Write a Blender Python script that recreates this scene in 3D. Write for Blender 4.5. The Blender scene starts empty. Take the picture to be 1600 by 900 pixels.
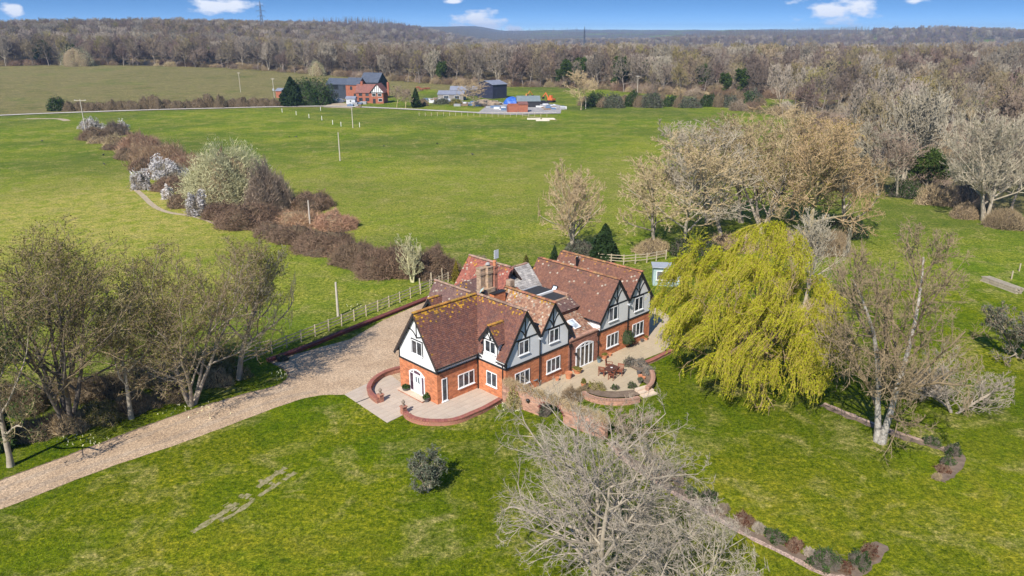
import bpy, math, random
import numpy as np
from mathutils import Vector, Matrix

# ------------------------------------------------------------------ camera, world, sun
S = bpy.context.scene
COL = S.collection
PITCH = math.atan(400/1190)
EYE = 30.0
FPX = 1190.0
cam_d = bpy.data.cameras.new("camera"); cam = bpy.data.objects.new("camera", cam_d); COL.objects.link(cam)
cam.location = (0, 0, EYE); cam.rotation_euler = (math.pi/2-PITCH, 0, 0)
cam_d.sensor_width = 36; cam_d.lens = FPX/1600*36; cam_d.clip_start = .5; cam_d.clip_end = 40000
S.camera = cam
S.view_settings.view_transform = 'Standard'; S.view_settings.look = 'None'
S.view_settings.exposure = 0.72; S.view_settings.gamma = 1
SUN_EL = math.radians(42)
SUN_DIR = Vector((-.42*math.cos(SUN_EL), -.907*math.cos(SUN_EL), math.sin(SUN_EL))).normalized()   # towards the sun
SUN_EL = math.asin(SUN_DIR.z)
sd = bpy.data.lights.new("sun", 'SUN'); sd.energy = 4.3; sd.angle = math.radians(.55); sd.color = (1, .95, .87)
so = bpy.data.objects.new("sun", sd); COL.objects.link(so)
so.rotation_euler = SUN_DIR.to_track_quat('Z', 'Y').to_euler(); so.location = (-60, -90, 90)

W = bpy.data.worlds.new("World"); S.world = W; W.use_nodes = True
nt = W.node_tree; nt.nodes.clear()
def N(t, ty, **k):
    n = t.nodes.new(ty)
    for a, v in k.items(): setattr(n, a, v)
    return n
def math_node(t, op, a, b=None, c=None):
    n = N(t, 'ShaderNodeMath', operation=op)
    for i, v in enumerate((a, b, c)):
        if v is None: continue
        if isinstance(v, (int, float)): n.inputs[i].default_value = v
        else: t.links.new(v, n.inputs[i])
    return n.outputs[0]
geo = N(nt, 'ShaderNodeTexCoord')
sep = N(nt, 'ShaderNodeSeparateXYZ'); nt.links.new(geo.outputs['Generated'], sep.inputs[0])
zc = math_node(nt, 'MAXIMUM', sep.outputs[2], 0.0)
lift = math_node(nt, 'MULTIPLY', math_node(nt, 'SUBTRACT', 1.0, math_node(nt, 'POWER', 2.718, math_node(nt, 'MULTIPLY', zc, -24.0))), .55)
comb = N(nt, 'ShaderNodeCombineXYZ')
nt.links.new(sep.outputs[0], comb.inputs[0]); nt.links.new(sep.outputs[1], comb.inputs[1])
nt.links.new(math_node(nt, 'ADD', math_node(nt, 'ADD', zc, lift), .05), comb.inputs[2])
sky = N(nt, 'ShaderNodeTexSky', sky_type='NISHITA'); sky.sun_disc = False
sky.sun_elevation = SUN_EL; sky.sun_rotation = math.atan2(SUN_DIR.x, SUN_DIR.y)
sky.altitude = 100; sky.air_density = 1.0; sky.dust_density = .3; sky.ozone_density = 2.2
nrm = N(nt, 'ShaderNodeVectorMath', operation='NORMALIZE'); nt.links.new(comb.outputs[0], nrm.inputs[0]); nt.links.new(nrm.outputs[0], sky.inputs[0])
hsv = N(nt, 'ShaderNodeHueSaturation'); hsv.inputs['Saturation'].default_value = 1.25; hsv.inputs['Value'].default_value = .86
nt.links.new(sky.outputs[0], hsv.inputs['Color'])
# fair-weather clouds: noise gathered into a few banks along the horizon and more overhead
def cloud_dir(px, py):
    u = (px-800)/FPX; v = (py-450)/FPX
    d = Vector((u, math.cos(PITCH)-v*math.sin(PITCH), -(math.sin(PITCH)+v*math.cos(PITCH)))); return d.normalized()
noise = N(nt, 'ShaderNodeTexNoise'); noise.inputs['Scale'].default_value = 38; noise.inputs['Detail'].default_value = 7; noise.inputs['Roughness'].default_value = .56
mp = N(nt, 'ShaderNodeMapping'); mp.inputs['Scale'].default_value = (1, 1, 2.2); nt.links.new(geo.outputs['Generated'], mp.inputs[0]); nt.links.new(mp.outputs[0], noise.inputs['Vector'])
mask = None
banks = [(343, 10, .050, .014), (752, 33, .040, .020), (728, 45, .052, .010), (803, 46, .016, .009), (1312, 14, .062, .022), (1425, 2, .022, .006), (20, 16, .013, .008), (705, 1, .016, .005), (60, -60, .06, .014), (500, -100, .09, .02), (1080, -80, .07, .018), (1700, -40, .06, .016), (-300, -20, .07, .016), (2000, 10, .07, .014), (900, -220, .1, .03), (-900, 0, .08, .016), (2900, 5, .09, .016)]
for (px, py, w, h) in banks:
    d = cloud_dir(px, py); ri = Vector((d.y, -d.x, 0)).normalized()
    dt = N(nt, 'ShaderNodeVectorMath', operation='DOT_PRODUCT'); nt.links.new(geo.outputs['Generated'], dt.inputs[0]); dt.inputs[1].default_value = ri
    fw = N(nt, 'ShaderNodeVectorMath', operation='DOT_PRODUCT'); nt.links.new(geo.outputs['Generated'], fw.inputs[0]); fw.inputs[1].default_value = d
    a = math_node(nt, 'DIVIDE', dt.outputs['Value'], w*.8)
    bb = math_node(nt, 'DIVIDE', math_node(nt, 'SUBTRACT', sep.outputs[2], d.z), h*.8)
    r2 = math_node(nt, 'ADD', math_node(nt, 'MULTIPLY', a, a), math_node(nt, 'MULTIPLY', bb, bb))
    g = math_node(nt, 'SUBTRACT', 1.0, math_node(nt, 'SQRT', r2))
    g = math_node(nt, 'MULTIPLY', math_node(nt, 'MAXIMUM', g, -1.0), math_node(nt, 'GREATER_THAN', fw.outputs['Value'], 0.0))
    g = math_node(nt, 'ADD', g, math_node(nt, 'MULTIPLY', math_node(nt, 'LESS_THAN', fw.outputs['Value'], 0.0), -1.0))
    mask = g if mask is None else math_node(nt, 'MAXIMUM', mask, g)
dens = math_node(nt, 'ADD', mask, math_node(nt, 'MULTIPLY', math_node(nt, 'SUBTRACT', noise.outputs['Fac'], .5), 2.6))
cr = N(nt, 'ShaderNodeMapRange'); cr.inputs['From Min'].default_value = .05; cr.inputs['From Max'].default_value = .6; nt.links.new(dens, cr.inputs[0]); cr.clamp = True
cr.inputs['To Max'].default_value = .93
mix = N(nt, 'ShaderNodeMix', data_type='RGBA'); nt.links.new(cr.outputs[0], mix.inputs['Factor']); nt.links.new(hsv.outputs[0], mix.inputs[6])
mix.inputs[7].default_value = (4.9, 5.0, 5.25, 1)
bg = N(nt, 'ShaderNodeBackground'); bg.inputs['Strength'].default_value = .13; nt.links.new(mix.outputs[2], bg.inputs['Color'])
wo = N(nt, 'ShaderNodeOutputWorld'); nt.links.new(bg.outputs[0], wo.inputs[0])

# ------------------------------------------------------------------ helpers
rng = np.random.default_rng(7); random.seed(7)
ORD = 'first second third fourth fifth sixth seventh eighth ninth tenth eleventh twelfth thirteenth fourteenth fifteenth sixteenth seventeenth eighteenth nineteenth twentieth'.split()
ORD += [t_+'-'+o_ for t_ in ('twenty', 'thirty', 'forty') for o_ in ORD[:9]]
def sst(a, b, x):
    t = np.clip((np.asarray(x, float)-a)/(b-a), 0, 1); return t*t*(3-2*t)
def terr(x, y):
    x = np.asarray(x, float); y = np.asarray(y, float)
    lf = 1-sst(-400, -50, x); rf = sst(60, 400, x)
    z = sst(340, 720, y)*(1.5+6.5*lf)
    z = z+sst(650, 1250, y)*lf*(18+3*np.sin(x/120.))
    z = z-(1-lf)*sst(560, 1300, y)*(24+3*np.sin(x/150.+y/300.))
    z = z+sst(420, 1500, y)*rf*(2.6*np.sin(x/170.+y/230.)+2.2*np.sin(y/140.-x/310.))
    u_ = x/np.maximum(y, 50.)
    z = z+sst(1700, 3000, y)*sst(.10, .30, u_)*(36+9*np.sin(x/210.+1.)+6*np.sin(y/350.+x/130.))
    far = sst(3200, 6200, y)
    z = z+far*(40+7*np.sin(x/700.+1.1)+4*np.sin(x/240.+y/900.))*(1-.6*sst(.10, .30, u_))
    z = z+sst(5200, 9000, y)*(16+8*np.sin(x/900.+.3))
    z = z+11*np.exp(-((x+430)/210)**2-((y-2300)/420)**2)+4*np.exp(-((x+330)/300)**2-((y-2300)/420)**2)
    return z
def at(px, py, z=None):
    u = (px-800)/FPX; v = (py-450)/FPX
    r = np.array([u, math.cos(PITCH)-v*math.sin(PITCH), -(math.sin(PITCH)+v*math.cos(PITCH))])
    if z is not None:
        t = (z-EYE)/r[2]; return np.array([0, 0, EYE])+t*r
    t = 20.
    while t < 9000:
        p = np.array([0, 0, EYE])+t*r
        if p[2] <= float(terr(p[0], p[1])): break
        t *= 1.004
    p[2] = float(terr(p[0], p[1])); return p
def zat(px, py, Y):
    u = (px-800)/FPX; v = (py-450)/FPX
    r = np.array([u, math.cos(PITCH)-v*math.sin(PITCH), -(math.sin(PITCH)+v*math.cos(PITCH))]); t = Y/r[1]
    return np.array([0, 0, EYE])+t*r
def tag(o, label=None, cat=None, group=None, kind=None):
    if label: o['label'] = label
    if cat: o['category'] = cat
    if group: o['group'] = group
    if kind: o['kind'] = kind
    return o
def empty(name, loc=(0, 0, 0), rz=0):
    o = bpy.data.objects.new(name, None); COL.objects.link(o); o.location = loc; o.rotation_euler = (0, 0, rz); o.empty_display_size = .2; return o
def link(name, me, parent=None, loc=None):
    o = bpy.data.objects.new(name, me); COL.objects.link(o)
    if parent: o.parent = parent
    if loc is not None: o.location = loc
    return o
def make_mesh(name, V, faces, mat=None, uv=True, smooth=False, cols=None):
    """V (n,3); faces list of int arrays (m,k) or python lists"""
    V = np.asarray(V, np.float32); blocks = []
    if isinstance(faces, np.ndarray): faces = [faces]
    loose = {}
    for f in faces:
        if isinstance(f, np.ndarray) and f.ndim == 2: blocks.append(f)
        else: loose.setdefault(len(f), []).append(list(f))
    for k, l in loose.items(): blocks.append(np.array(l))
    me = bpy.data.meshes.new(name)
    nl = sum(b.size for b in blocks); nf = sum(len(b) for b in blocks)
    me.vertices.add(len(V)); me.vertices.foreach_set('co', V.ravel())
    me.loops.add(nl); me.polygons.add(nf)
    idx = np.concatenate([b.ravel() for b in blocks]).astype(np.int32)
    cnt = np.concatenate([np.full(len(b), b.shape[1]) for b in blocks]).astype(np.int32)
    st = np.concatenate([[0], np.cumsum(cnt)[:-1]]).astype(np.int32)
    me.loops.foreach_set('vertex_index', idx); me.polygons.foreach_set('loop_start', st); me.polygons.foreach_set('loop_total', cnt)
    me.polygons.foreach_set('use_smooth', np.full(nf, bool(smooth)))
    if uv:
        a, b, c = V[idx[st]], V[idx[st+1]], V[idx[st+2]]
        n = np.cross(b-a, c-a); n /= np.linalg.norm(n, axis=1, keepdims=True)+1e-12
        u = np.stack([-n[:, 1], n[:, 0], np.zeros(nf)], 1); ln = np.linalg.norm(u, axis=1, keepdims=True)
        u = np.where(ln > 1e-3, u/np.maximum(ln, 1e-6), np.array([[1., 0, 0]])); v = np.cross(n, u)
        ui, vi = np.repeat(u, cnt, 0), np.repeat(v, cnt, 0); P = V[idx]
        U = np.stack([(P*ui).sum(1), (P*vi).sum(1)], 1).astype(np.float32)
        l = me.uv_layers.new(name='UV'); l.data.foreach_set('uv', U.ravel())
    if cols is not None:
        ca = me.color_attributes.new('tint', 'FLOAT_COLOR', 'CORNER')
        cc = np.ones((nl, 4), np.float32); cc[:, :3] = np.repeat(np.asarray(cols, np.float32), cnt, 0); ca.data.foreach_set('color', cc.ravel())
    if mat: me.materials.append(mat)
    me.update(); me.validate(); return me
class MB:
    def __init__(s): s.V = []; s.F = []
    def add(s, V, F):
        o = len(s.V); s.V += [tuple(map(float, v)) for v in V]; s.F += [[i+o for i in f] for f in F]; return s
    def box(s, x0, y0, z0, x1, y1, z1):
        V = [(x0, y0, z0), (x1, y0, z0), (x1, y1, z0), (x0, y1, z0), (x0, y0, z1), (x1, y0, z1), (x1, y1, z1), (x0, y1, z1)]
        return s.add(V, [[3, 2, 1, 0], [4, 5, 6, 7], [0, 1, 5, 4], [1, 2, 6, 5], [2, 3, 7, 6], [3, 0, 4, 7]])
    def beam(s, p0, p1, w, d, n):
        """box along p0-p1, width w in the plane, depth d along n"""
        p0, p1, n = map(lambda q: np.array(q, float), (p0, p1, n)); t = p1-p0; t /= np.linalg.norm(t); n = n/np.linalg.norm(n)
        q = np.cross(n, t); q /= np.linalg.norm(q)
        V = [p+q*w/2*a+n*d*b for p in (p0, p1) for a, b in ((-1, 0), (1, 0), (1, 1), (-1, 1))]
        return s.add(V, [[3, 2, 1, 0], [4, 5, 6, 7], [0, 1, 5, 4], [1, 2, 6, 5], [2, 3, 7, 6], [3, 0, 4, 7]])
    def tube(s, pts, r, k=6, cap=True):
        pts = np.array(pts, float); r = np.broadcast_to(np.array(r, float), (len(pts),)); V = []
        for i, p in enumerate(pts):
            t = pts[min(i+1, len(pts)-1)]-pts[max(i-1, 0)]; t /= np.linalg.norm(t)
            ref = np.array([0, 0, 1.]) if abs(t[2]) < .9 else np.array([1., 0, 0]); a = np.cross(ref, t); a /= np.linalg.norm(a); b = np.cross(t, a)
            for j in range(k):
                an = 2*math.pi*j/k; V.append(p+r[i]*(math.cos(an)*a+math.sin(an)*b))
        F = [[i*k+j, i*k+(j+1) % k, (i+1)*k+(j+1) % k, (i+1)*k+j] for i in range(len(pts)-1) for j in range(k)]
        if cap: F += [list(range(k))[::-1], [(len(pts)-1)*k+j for j in range(k)]]
        return s.add(V, F)
    def lathe(s, prof, c=(0, 0, 0), k=12):
        V = []; F = []
        for (r, z) in prof:
            for j in range(k): an = 2*math.pi*j/k; V.append((c[0]+r*math.cos(an), c[1]+r*math.sin(an), c[2]+z))
        for i in range(len(prof)-1):
            for j in range(k): F.append([i*k+j, i*k+(j+1) % k, (i+1)*k+(j+1) % k, (i+1)*k+j])
        F.append(list(range(k))[::-1]); F.append([(len(prof)-1)*k+j for j in range(k)])
        return s.add(V, F)
    def prism(s, poly, vec):
        """polygon (3D, counter-clockwise seen from +vec) extruded by vec"""
        poly = [np.array(p, float) for p in poly]; vec = np.array(vec, float); n = len(poly)
        V = poly+[p+vec for p in poly]
        return s.add(V, [list(range(n))[::-1], [n+i for i in range(n)]]+[[i, (i+1) % n, n+(i+1) % n, n+i] for i in range(n)])
    def mesh(s, name, mat=None, smooth=False): return make_mesh(name, np.array(s.V), s.F, mat, smooth=smooth)
    def build(s, name, mat, parent=None, loc=None, smooth=False): return link(name, s.mesh(name, mat, smooth), parent, loc)

# ------------------------------------------------------------------ materials
MATS = {}
def new_mat(name):
    m = bpy.data.materials.new(name); m.use_nodes = True; t = m.node_tree
    return m, t, t.nodes['Principled BSDF']
def ramp(t, fac, stops):
    r = N(t, 'ShaderNodeValToRGB'); e = r.color_ramp.elements
    while len(e) < len(stops): e.new(.5)
    for el, (p, c) in zip(e, stops): el.position = p; el.color = (*c, 1)
    t.links.new(fac, r.inputs[0]); return r.outputs[0]
def nz(t, vec, scale, detail=4, rough=.55, dist=0):
    n = N(t, 'ShaderNodeTexNoise'); n.inputs['Scale'].default_value = scale; n.inputs['Detail'].default_value = detail; n.inputs['Roughness'].default_value = rough; n.inputs['Distortion'].default_value = dist
    t.links.new(vec, n.inputs['Vector']); return n.outputs['Fac']
def mixc(t, f, a, b, blend='MIX'):
    m = N(t, 'ShaderNodeMix', data_type='RGBA', blend_type=blend)
    for s_, v in ((m.inputs['Factor'], f), (m.inputs[6], a), (m.inputs[7], b)):
        if isinstance(v, tuple): s_.default_value = (*v, 1) if len(v) == 3 else v
        elif isinstance(v, (int, float)): s_.default_value = v
        else: t.links.new(v, s_)
    return m.outputs[2]
def rng_node(t, v, a, b, c=0., d=1.):
    m = N(t, 'ShaderNodeMapRange'); m.inputs[1].default_value = a; m.inputs[2].default_value = b; m.inputs[3].default_value = c; m.inputs[4].default_value = d; t.links.new(v, m.inputs[0]); return m.outputs[0]
def bump(t, b, h, st, dist):
    n = N(t, 'ShaderNodeBump'); n.inputs['Strength'].default_value = st; n.inputs['Distance'].default_value = dist; t.links.new(h, n.inputs['Height']); t.links.new(n.outputs[0], b.inputs['Normal'])
def coord(t, k='Object'): return N(t, 'ShaderNodeTexCoord').outputs[k]
def mottled(name, c1, c2, scale=3., rough=.8, bst=.3, bd=.02, detail=5, metal=0, rand=0.):
    if name in MATS: return MATS[name]
    m, t, b = new_mat(name); v = coord(t); f = nz(t, v, scale, detail, .6)
    c = ramp(t, f, [(.3, c1), (.7, c2)])
    if rand:
        oi = N(t, 'ShaderNodeObjectInfo'); h = N(t, 'ShaderNodeHueSaturation'); t.links.new(c, h.inputs['Color'])
        t.links.new(rng_node(t, oi.outputs['Random'], 0, 1, 1-rand, 1+rand), h.inputs['Value'])
        t.links.new(rng_node(t, math_node(t, 'FRACT', math_node(t, 'MULTIPLY', oi.outputs['Random'], 7.31)), 0, 1, .5-rand*.06, .5+rand*.06), h.inputs['Hue'])
        c = h.outputs[0]
    t.links.new(c, b.inputs['Base Color']); b.inputs['Roughness'].default_value = rough; b.inputs['Metallic'].default_value = metal
    if bst: bump(t, b, f, bst, bd)
    MATS[name] = m; return m
def brick_mat(name, c1, c2, mortar, dirt=(.2, .1, .06), bw=.225, bh=.075):
    if name in MATS: return MATS[name]
    m, t, b = new_mat(name); v = coord(t, 'UV')
    br = N(t, 'ShaderNodeTexBrick'); br.inputs['Scale'].default_value = 1; br.inputs['Brick Width'].default_value = bw; br.inputs['Row Height'].default_value = bh; br.inputs['Mortar Size'].default_value = .006
    br.inputs['Color1'].default_value = (*c1, 1); br.inputs['Color2'].default_value = (*c2, 1); br.inputs['Mortar'].default_value = (*mortar, 1); br.inputs['Bias'].default_value = -.1
    t.links.new(v, br.inputs['Vector'])
    o = coord(t); f = nz(t, o, 1.1, 5, .65); c = mixc(t, rng_node(t, f, .5, .75, 0, .6), br.outputs['Color'], dirt)
    # per-brick variation: white noise on the brick cell
    sx = N(t, 'ShaderNodeSeparateXYZ'); t.links.new(v, sx.inputs[0]); cell = N(t, 'ShaderNodeCombineXYZ')
    t.links.new(math_node(t, 'FLOOR', math_node(t, 'DIVIDE', sx.outputs[0], bw*1.5)), cell.inputs[0]); t.links.new(math_node(t, 'FLOOR', math_node(t, 'DIVIDE', sx.outputs[1], bh*2)), cell.inputs[1])
    w = N(t, 'ShaderNodeTexWhiteNoise'); t.links.new(cell.outputs[0], w.inputs[0])
    h = N(t, 'ShaderNodeHueSaturation'); t.links.new(rng_node(t, w.outputs['Value'], 0, 1, .75, 1.22), h.inputs['Value']); t.links.new(c, h.inputs['Color'])
    t.links.new(h.outputs[0], b.inputs['Base Color']); b.inputs['Roughness'].default_value = .85; bump(t, b, br.outputs['Fac'], -.4, .01)
    MATS[name] = m; return m
def tile_mat(name):
    m, t, b = new_mat(name); at_ = N(t, 'ShaderNodeVertexColor', layer_name='tint'); o = coord(t)
    f = nz(t, o, 9, 5, .65); f2 = nz(t, o, .9, 4, .6)
    c = mixc(t, 1., at_.outputs[0], ramp(t, f, [(.3, (.65, .65, .65)), (.7, (1.25, 1.2, 1.15))]), 'MULTIPLY')
    c = mixc(t, rng_node(t, f2, .52, .75, 0, .55), c, (.06, .04, .035))
    sp = rng_node(t, nz(t, o, 5.5, 2, .5), .73, .77, 0, .28); c = mixc(t, sp, c, (.5, .46, .36))
    t.links.new(c, b.inputs['Base Color']); b.inputs['Roughness'].default_value = .8; bump(t, b, f, .4, .015); MATS[name] = m; return m
def plain(name, c, rough=.6, metal=0., bst=0): return mottled(name, tuple(x*.85 for x in c), tuple(min(1, x*1.12) for x in c), 2.2, rough, bst, .01, 4, metal)
def glass_mat(name, c, rough=.06):
    m, t, b = new_mat(name); o = coord(t); f = nz(t, o, 1.7, 2)
    oi = N(t, 'ShaderNodeObjectInfo'); k = rng_node(t, oi.outputs['Random'], 0, 1, .5, 1.7)
    h = N(t, 'ShaderNodeHueSaturation'); t.links.new(k, h.inputs['Value']); t.links.new(ramp(t, f, [(.35, tuple(x*.5 for x in c)), (.65, tuple(x*1.4 for x in c))]), h.inputs['Color'])
    t.links.new(h.outputs[0], b.inputs['Base Color']); b.inputs['Roughness'].default_value = rough; b.inputs['IOR'].default_value = 1.5; MATS[name] = m; return m

def grass_mat():
    m, t, b = new_mat('grass_ground'); o = coord(t)
    n0 = nz(t, o, .018, 4, .6); n1 = nz(t, o, .07, 5, .6, .5); n2 = nz(t, o, .42, 5, .62, .4); n3 = nz(t, o, 2.3, 5, .65); n4 = nz(t, o, 11, 4, .7); nx = nz(t, o, .006, 3, .5)
    base = ramp(t, n2, [(.3, (.080, .128, .008)), (.5, (.128, .180, .013)), (.72, (.185, .215, .024))])
    base = mixc(t, rng_node(t, n1, .44, .62, 0, .85), base, ramp(t, n3, [(.35, (.150, .185, .010)), (.65, (.29, .275, .050))]))
    base = mixc(t, rng_node(t, n0, .42, .60, 0, .8), base, (.080, .112, .020))
    za = N(t, 'ShaderNodeVertexColor', layer_name='zone'); sp = N(t, 'ShaderNodeSeparateColor'); t.links.new(za.outputs[0], sp.inputs[0])
    dryc = ramp(t, math_node(t, 'ADD', math_node(t, 'MULTIPLY', n1, .5), math_node(t, 'MULTIPLY', n0, .5)), [(.36, (.115, .118, .036)), (.5, (.185, .155, .07)), (.62, (.135, .14, .045))])
    base = mixc(t, sp.outputs[0], base, dryc)
    woodc = ramp(t, n1, [(.35, (.075, .058, .036)), (.65, (.15, .115, .07))]); base = mixc(t, sp.outputs[1], base, woodc)
    warm = mixc(t, rng_node(t, n2, .4, .62), (.37, .315, .085), (.22, .245, .03)); base = mixc(t, math_node(t, 'MULTIPLY', sp.outputs[2], .9), base, warm)
    base = mixc(t, math_node(t, 'MULTIPLY', za.outputs[1], .92), base, mixc(t, 1., base, (.72, .75, .18), 'MULTIPLY'))
    n5 = nz(t, o, 1.1, 6, .72, .6); k = ramp(t, n5, [(.30, (.56, .64, .5)), (.46, (.92, .95, .9)), (.56, (1.04, 1.03, 1.0)), (.72, (1.42, 1.30, 1.5))]); base = mixc(t, .9, base, k, 'MULTIPLY')
    n7 = nz(t, o, .24, 6, .68, .8); straw = math_node(t, 'MULTIPLY', rng_node(t, n7, .50, .66, 0, 1), rng_node(t, n5, .38, .6, .15, .8)); base = mixc(t, straw, base, ramp(t, n3, [(.3, (.20, .175, .045)), (.7, (.36, .31, .13))])); dk = rng_node(t, n7, .30, .44, .75, 0); base = mixc(t, dk, base, mixc(t, 1., base, (.62, .80, .6), 'MULTIPLY'))
    n6 = nz(t, o, 4.6, 5, .75, .4); k = ramp(t, n6, [(.32, (.55, .62, .52)), (.5, (1, 1, 1)), (.66, (1.45, 1.34, 1.38))]); base = mixc(t, .95, base, k, 'MULTIPLY')
    k = ramp(t, n3, [(.30, (.52, .60, .5)), (.5, (1, 1, 1)), (.70, (1.46, 1.35, 1.35))]); base = mixc(t, 1., base, k, 'MULTIPLY')
    k = ramp(t, n4, [(.32, (.45, .52, .45)), (.5, (1, 1, 1)), (.68, (1.6, 1.48, 1.4))]); base = mixc(t, 1., base, k, 'MULTIPLY')
    t.links.new(base, b.inputs['Base Color']); b.inputs['Roughness'].default_value = .9; b.inputs['Specular IOR Level'].default_value = .05
    bump(t, b, math_node(t, 'ADD', n4, math_node(t, 'MULTIPLY', n3, 2.0)), .7, .10); MATS['grass'] = m; return m
def gravel_mat(name, c1, c2, c3):
    m, t, b = new_mat(name); o = coord(t)
    vo = N(t, 'ShaderNodeTexVoronoi'); vo.inputs['Scale'].default_value = 16; t.links.new(o, vo.inputs['Vector'])
    n1 = nz(t, o, .35, 5, .6); n2 = nz(t, o, 5, 6, .75)
    c = ramp(t, n1, [(.3, c1), (.5, c2), (.7, c3)]); c = mixc(t, .8, c, ramp(t, n2, [(.25, (.5, .48, .46)), (.5, (1, 1, 1)), (.75, (1.45, 1.42, 1.38))]), 'MULTIPLY')
    sv = N(t, 'ShaderNodeSeparateColor'); t.links.new(vo.outputs['Color'], sv.inputs[0])
    c = mixc(t, .75, c, ramp(t, sv.outputs[0], [(.1, (.5, .47, .45)), (.5, (1, 1, 1)), (.9, (1.5, 1.45, 1.4))]), 'MULTIPLY')
    t.links.new(c, b.inputs['Base Color']); b.inputs['Roughness'].default_value = .92; bump(t, b, vo.outputs['Distance'], .5, .03); MATS[name] = m; return m
def bark(name, c1, c2, scale=2.5): return mottled(name, c1, c2, scale, .9, .4, .03, 5, 0, .12)
def leaf_mat(name, c1, c2, scale=.8, trans=.25, rand=.18):
    if name in MATS: return MATS[name]
    m, t, b = new_mat(name); o = coord(t); f = nz(t, o, scale, 4, .7); f2 = nz(t, o, scale*9, 3, .6)
    c = ramp(t, f, [(.3, c1), (.7, c2)]); c = mixc(t, .8, c, ramp(t, f2, [(.3, (.7, .7, .7)), (.7, (1.25, 1.25, 1.25))]), 'MULTIPLY')
    oi = N(t, 'ShaderNodeObjectInfo'); h = N(t, 'ShaderNodeHueSaturation'); t.links.new(c, h.inputs['Color']); t.links.new(rng_node(t, oi.outputs['Random'], 0, 1, 1-rand, 1+rand), h.inputs['Value'])
    tr = N(t, 'ShaderNodeBsdfTranslucent'); t.links.new(h.outputs[0], tr.inputs[0]); t.links.new(h.outputs[0], b.inputs['Base Color']); b.inputs['Roughness'].default_value = .7; b.inputs['Specular IOR Level'].default_value = .2
    mx = N(t, 'ShaderNodeMixShader'); mx.inputs[0].default_value = trans; t.links.new(b.outputs[0], mx.inputs[1]); t.links.new(tr.outputs[0], mx.inputs[2])
    t.links.new(mx.outputs[0], t.nodes['Material Output'].inputs[0]); MATS[name] = m; return m

GRASS = grass_mat()
GRAVEL = gravel_mat('gravel', (.33, .232, .145), (.405, .292, .188), (.46, .343, .23)); RUT = gravel_mat('gravel_track', (.29, .215, .145), (.36, .27, .185), (.42, .325, .23))
TRACK = gravel_mat('track_gravel', (.36, .32, .28), (.45, .41, .36), (.52, .48, .43))
SOIL = mottled('soil', (.11, .075, .05), (.21, .15, .105), 2.2, .95, .6, .06)
BARE = mottled('bare_earth', (.27, .20, .12), (.46, .37, .25), 1.6, .95, .4, .04)
BRICK = brick_mat('orange_brick', (.53, .165, .058), (.43, .12, .045), (.46, .28, .17), (.34, .12, .06))
BRICKP = brick_mat('weathered_brick', (.42, .21, .135), (.30, .13, .085), (.42, .33, .26), (.20, .15, .11))
BRICKD = brick_mat('dark_red_brick', (.20, .052, .036), (.145, .038, .03), (.2, .12, .10), (.09, .035, .03))
BRICKC = brick_mat('terracotta_brick', (.36, .13, .075), (.27, .09, .055), (.40, .29, .22), (.22, .11, .08))
RENDER = mottled('white_render', (.66, .655, .645), (.74, .735, .725), .8, .75, .1, .01)
TIMBER = plain('black_timber', (.018, .018, .02), .55)
WHITE = plain('white_paint', (.78, .78, .78), .35)
GUTTER = plain('black_gutter', (.012, .012, .014), .35)
TILE = tile_mat('clay_tiles')
GLASS = glass_mat('window_glass', (.035, .042, .05))
GLASSC = glass_mat('curtained_glass', (.10, .10, .11))
SLAB = mottled('paving_stone', (.42, .34, .265), (.48, .395, .315), 1.2, .85, 0, .01, 5, 0, .05)
FLAG = mottled('sandstone_flag', (.39, .31, .205), (.455, .37, .255), .9, .85, 0, .01, 5, 0, .05)
JOINT = mottled('paving_joint', (.30, .24, .18), (.40, .33, .26), 2, .95, .2)
WOODG = mottled('grey_wood', (.34, .27, .18), (.50, .42, .30), 4, .85, .3, .01)
TERRA = plain('terracotta', (.50, .20, .095), .8)

# ------------------------------------------------------------------ ground, drive, lane
def axis(n0, n1, far0, far1, k=6.2):
    a = -far0*np.sinh(k*np.linspace(1, 0, n0, endpoint=False))/np.sinh(k); b = far1*np.sinh(k*np.linspace(0, 1, n1))/np.sinh(k); return np.concatenate([a, b])
gx = axis(190, 190, 9000, 9000); gy = axis(60, 300, 2500, 12000)
GX, GY = np.meshgrid(gx, gy); GZ = terr(GX, GY)
far_m = sst(500, 1500, np.hypot(GX, GY))
GZ = GZ+far_m*rng.normal(0, .6, GZ.shape)
nx_, ny_ = len(gx), len(gy)
ii = (np.arange(ny_-1)[:, None]*nx_+np.arange(nx_-1)[None]).ravel()
gq = np.stack([ii, ii+1, ii+1+nx_, ii+nx_], 1)
me = make_mesh('grass_ground', np.stack([GX.ravel(), GY.ravel(), GZ.ravel()], 1), gq, GRASS, uv=False, smooth=True)
# zones: red = dry upper field, green = woodland floor, blue = yellowish pasture
def poly_mask(X, Y, poly):
    ins = np.zeros(X.shape, bool); n = len(poly)
    for i in range(n):
        (x1, y1), (x2, y2) = poly[i], poly[(i+1) % n]
        if y1 == y2: continue
        c = ((y1 > Y) != (y2 > Y)) & (X < (x2-x1)*(Y-y1)/(y2-y1)+x1); ins ^= c
    return ins
def g2(px, py): q = at(px, py); return (q[0], q[1])
LANE = [(-260, 193), (-60, 184), (0, 181), (60, 178.5), (130, 176), (250, 172), (350, 169.5), (430, 167.5), (520, 167), (600, 169.5), (680, 173.5), (740, 176.5), (800, 177.5), (870, 177)]
LANEW = [g2(*p) for p in LANE]
WOODEDGE = [(-400, 100), (0, 104), (130, 102.5), (260, 104), (330, 106), (400, 110), (470, 115), (520, 119), (580, 123), (640, 129), (700, 133), (780, 136), (830, 136), (905, 138), (950, 141), (1010, 147), (1100, 152), (1170, 154), (1290, 157), (1400, 154), (1500, 150), (1600, 160), (1750, 166), (2000, 175)]
WEW = [g2(*p) for p in WOODEDGE]
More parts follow.
